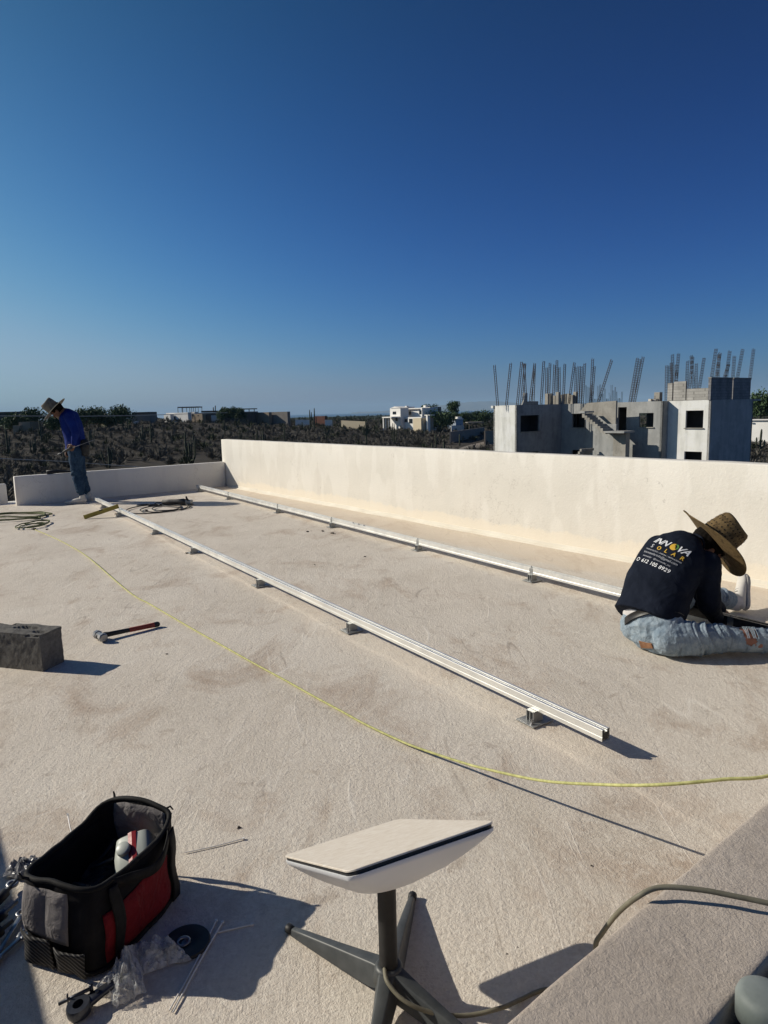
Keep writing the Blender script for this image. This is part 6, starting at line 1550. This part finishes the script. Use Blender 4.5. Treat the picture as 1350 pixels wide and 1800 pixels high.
# ============ standing worker ============
def standing():
    Y0 = 10.70; P = lambda px, py, dy=0: D(px, py, Y0 + dy)
    root = thing('person', V(-4.85, 10.85, 0), 'man in blue shirt, jeans and pale straw hat standing bent over at far left', 'person')
    hipN = P(133, 792, -.09); hipF = P(135, 792, .09); kN = P(134.5, 832, -.09); kF = P(142, 833, .12); aN = P(143, 868, -.12); aF = P(153, 866, .20)
    pel = P(134, 788); wai = P(131.5, 771); che = P(125, 745); upp = P(119, 730); nek = P(112, 722.5)
    shN = P(121, 731, -.17); shF = P(116, 731, .17); elN = P(132.5, 759, -.22); haN = P(129.5, 781, -.20); elF = P(122, 760, .16); haF = P(121, 790, -.02)
    hc = P(101, 722, -.02); faced = V(-.62, -.05, -.80).normalized(); hup = V(-.70, -.22, .68).normalized(); sy = V(0, 1, 0)
    b = MB()
    b.loft([(pel, .15, .10), (wai, .13, .10), (che, .155, .11), (upp, .16, .10), (nek.lerp(upp, .5), .10, .08)], sy, 18); b.loft([(upp.lerp(nek, .6), .06, .06), (nek, .055, .058), (hc - hup * .05, .055, .058)], sy, 12)
    head(b, hc, hup, faced)
    for s_, e_, h_ in ((shN, elN, haN), (shF, elF, haF)): limb(b, [s_, e_], [.05, .04]); limb(b, [e_, h_], [.038, .027])
    hand(b, haN, V(-.55, .0, -.80), V(.2, -.9, .1), .75, 1.15, 1); hand(b, haF, V(-.35, -.3, -.8), V(-.8, .3, .3), .6, 1, -1)
    for hp, kn, an in ((hipN, kN, aN), (hipF, kF, aF)): limb(b, [hp, hp.lerp(kn, .5), kn], [.085, .072, .055]); limb(b, [kn, kn.lerp(an, .35), an], [.055, .054, .036])
    world_child(remesh(b.build('body', MT['skin']), .0055, 2), root)
    hair_cap(hc, hup, faced, 1.0, root); eyes_brows(hc, hup, faced, 1.0, root)
    hat(hc + hup * .055 + faced * .01, hup, faced, root, .228, .100, .165, MT['palestraw'], MT['greystraw'], False, -.01, .01)
    q = MB(); x_ = faced.cross(hup)
    q.loft([(hc - hup * .055 + faced * .05, .045, .05), (hc - hup * .12 + faced * .04, .055, .055), (hc - hup * .15 + faced * .0, .05, .06)], x_, 14)
    world_child(remesh(q.build('neck_scarf', m_noisy('beige_scarf', (.26, .20, .14), (.34, .27, .19), 12, .9, .4)), .008, 3), root)
    s = MB()
    s.loft([(pel + V(.0, 0, -.02), .190, .145), (wai, .180, .135), (P(128.5, 758), .180, .145), (che, .185, .145), (upp, .180, .130), (nek.lerp(upp, .45), .11, .09), (nek.lerp(upp, .12), .072, .07)], sy, 24, dome=False, pw=2.2)
    for s_, e_, h_ in ((shN, elN, haN), (shF, elF, haF)): limb(s, [s_, s_.lerp(e_, .5), e_], [.082, .070, .060]); limb(s, [e_, e_.lerp(h_, .5), e_.lerp(h_, .90)], [.060, .050, .042])
    o = remesh(s.build('shirt', MT['blueshirt']), .008, 5)
    displace(o, lambda p: .010 * noise.noise(p * 8) + .008 * math.sin(p.z * 55 + 5 * noise.noise(p * 5)) * max(0, min(1, (1.05 - p.z) / .25)) * (1 if p.x < -5.0 else .35) + .003 * noise.noise(p * 25)); world_child(o, root)
    j = MB(); j.loft([(pel + ez * .06, .165, .125), (pel, .175, .135), (pel - ez * .08, .165, .125)], sy, 20)
    for hp, kn, an in ((hipN, kN, aN), (hipF, kF, aF)):
        limb(j, [hp, hp.lerp(kn, .4), hp.lerp(kn, .8), kn], [.112, .102, .086, .080]); limb(j, [kn, kn.lerp(an, .4), kn.lerp(an, .75), an.lerp(kn, .10)], [.080, .076, .070, .062])
    o = remesh(j.build('jeans', MT['denim2']), .008, 5)
    displace(o, lambda p: .008 * noise.noise(p * 9) + .010 * math.sin(p.z * 70 + 6 * noise.noise(p * 6)) * (math.exp(-((p.z - .13) / .10) ** 2) + .6 * math.exp(-((p.z - .46) / .09) ** 2)) + .003 * noise.noise(p * 30)); world_child(o, root)
    g1 = G(147.5, 881.5, 0); g2 = G(168, 875.5, 0)
    shoe(V(aN.x + .055, aN.y, .004), V(-1, -.12, 0), ez, .30, root); shoe(V(aF.x + .07, aF.y, .004), V(-1, -.05, 0), ez, .29, root)
    q = MB(); c = P(149.5, 786, -.10); q.loft([(c + ez * .09, .06, .035), (c, .075, .055), (c - ez * .10, .06, .045)], V(1, 0, 0), 12)
    q.loft([(c + V(-.02, 0, .06), .03, .03), (c + V(.06, -.03, .03), .03, .03)], ez, 8); world_child(remesh(q.build('tool_pouch', MT['black']), .008, 2), root)
    q = MB(); q.skin([q.ring(pel + ez * z, V(1, 0, 0), sy, .140, .180, 30) for z in (.03, .065)], cap=False); world_child(q.build('belt', MT['belt'], smooth=True), root)
    # what he holds: a hand drill with a long thin bit
    dr = thing('hand_drill', haN, 'small hand tool with a long thin rod held by the standing man', 'tool')
    tip = P(100.5, 799, -.26); gr_ = P(124, 788.5, -.24); d_ = (tip - gr_).normalized()
    q = MB(); q.tube([gr_ - d_ * .03, gr_ + d_ * .02, gr_ + d_ * .07, gr_ + d_ * .10, gr_ + d_ * .13], [.014, .020, .022, .016, .009], 12); world_child(q.build('tool_body', MT['tool'], smooth=True), dr)
    q = MB(); q.tube([gr_ + d_ * .12, tip], .0045, 6); q.tube([gr_ - d_ * .03, P(166, 773, -.22)], .0035, 6); world_child(q.build('rod', MT['steel'], smooth=True), dr)
standing()
# ---------------------------------------------------------------- air
def haze():
    q = MB(); q.box(V(0, 8000, 185), (60000, 56000, 440)); m = bpy.data.materials.new('haze_air'); m.use_nodes = True; t = m.node_tree
    t.nodes.remove(t.nodes['Principled BSDF']); v = t.nodes.new('ShaderNodeVolumePrincipled'); v.inputs['Density'].default_value = .000055; v.inputs['Color'].default_value = (.50, .75, 1, 1); v.inputs['Anisotropy'].default_value = 0
    t.links.new(v.outputs[0], t.nodes['Material Output'].inputs['Volume']); o = q.build('haze', m); tag(o, 'thin blue haze over the plain and the far hills', 'haze', kind='stuff')
haze()
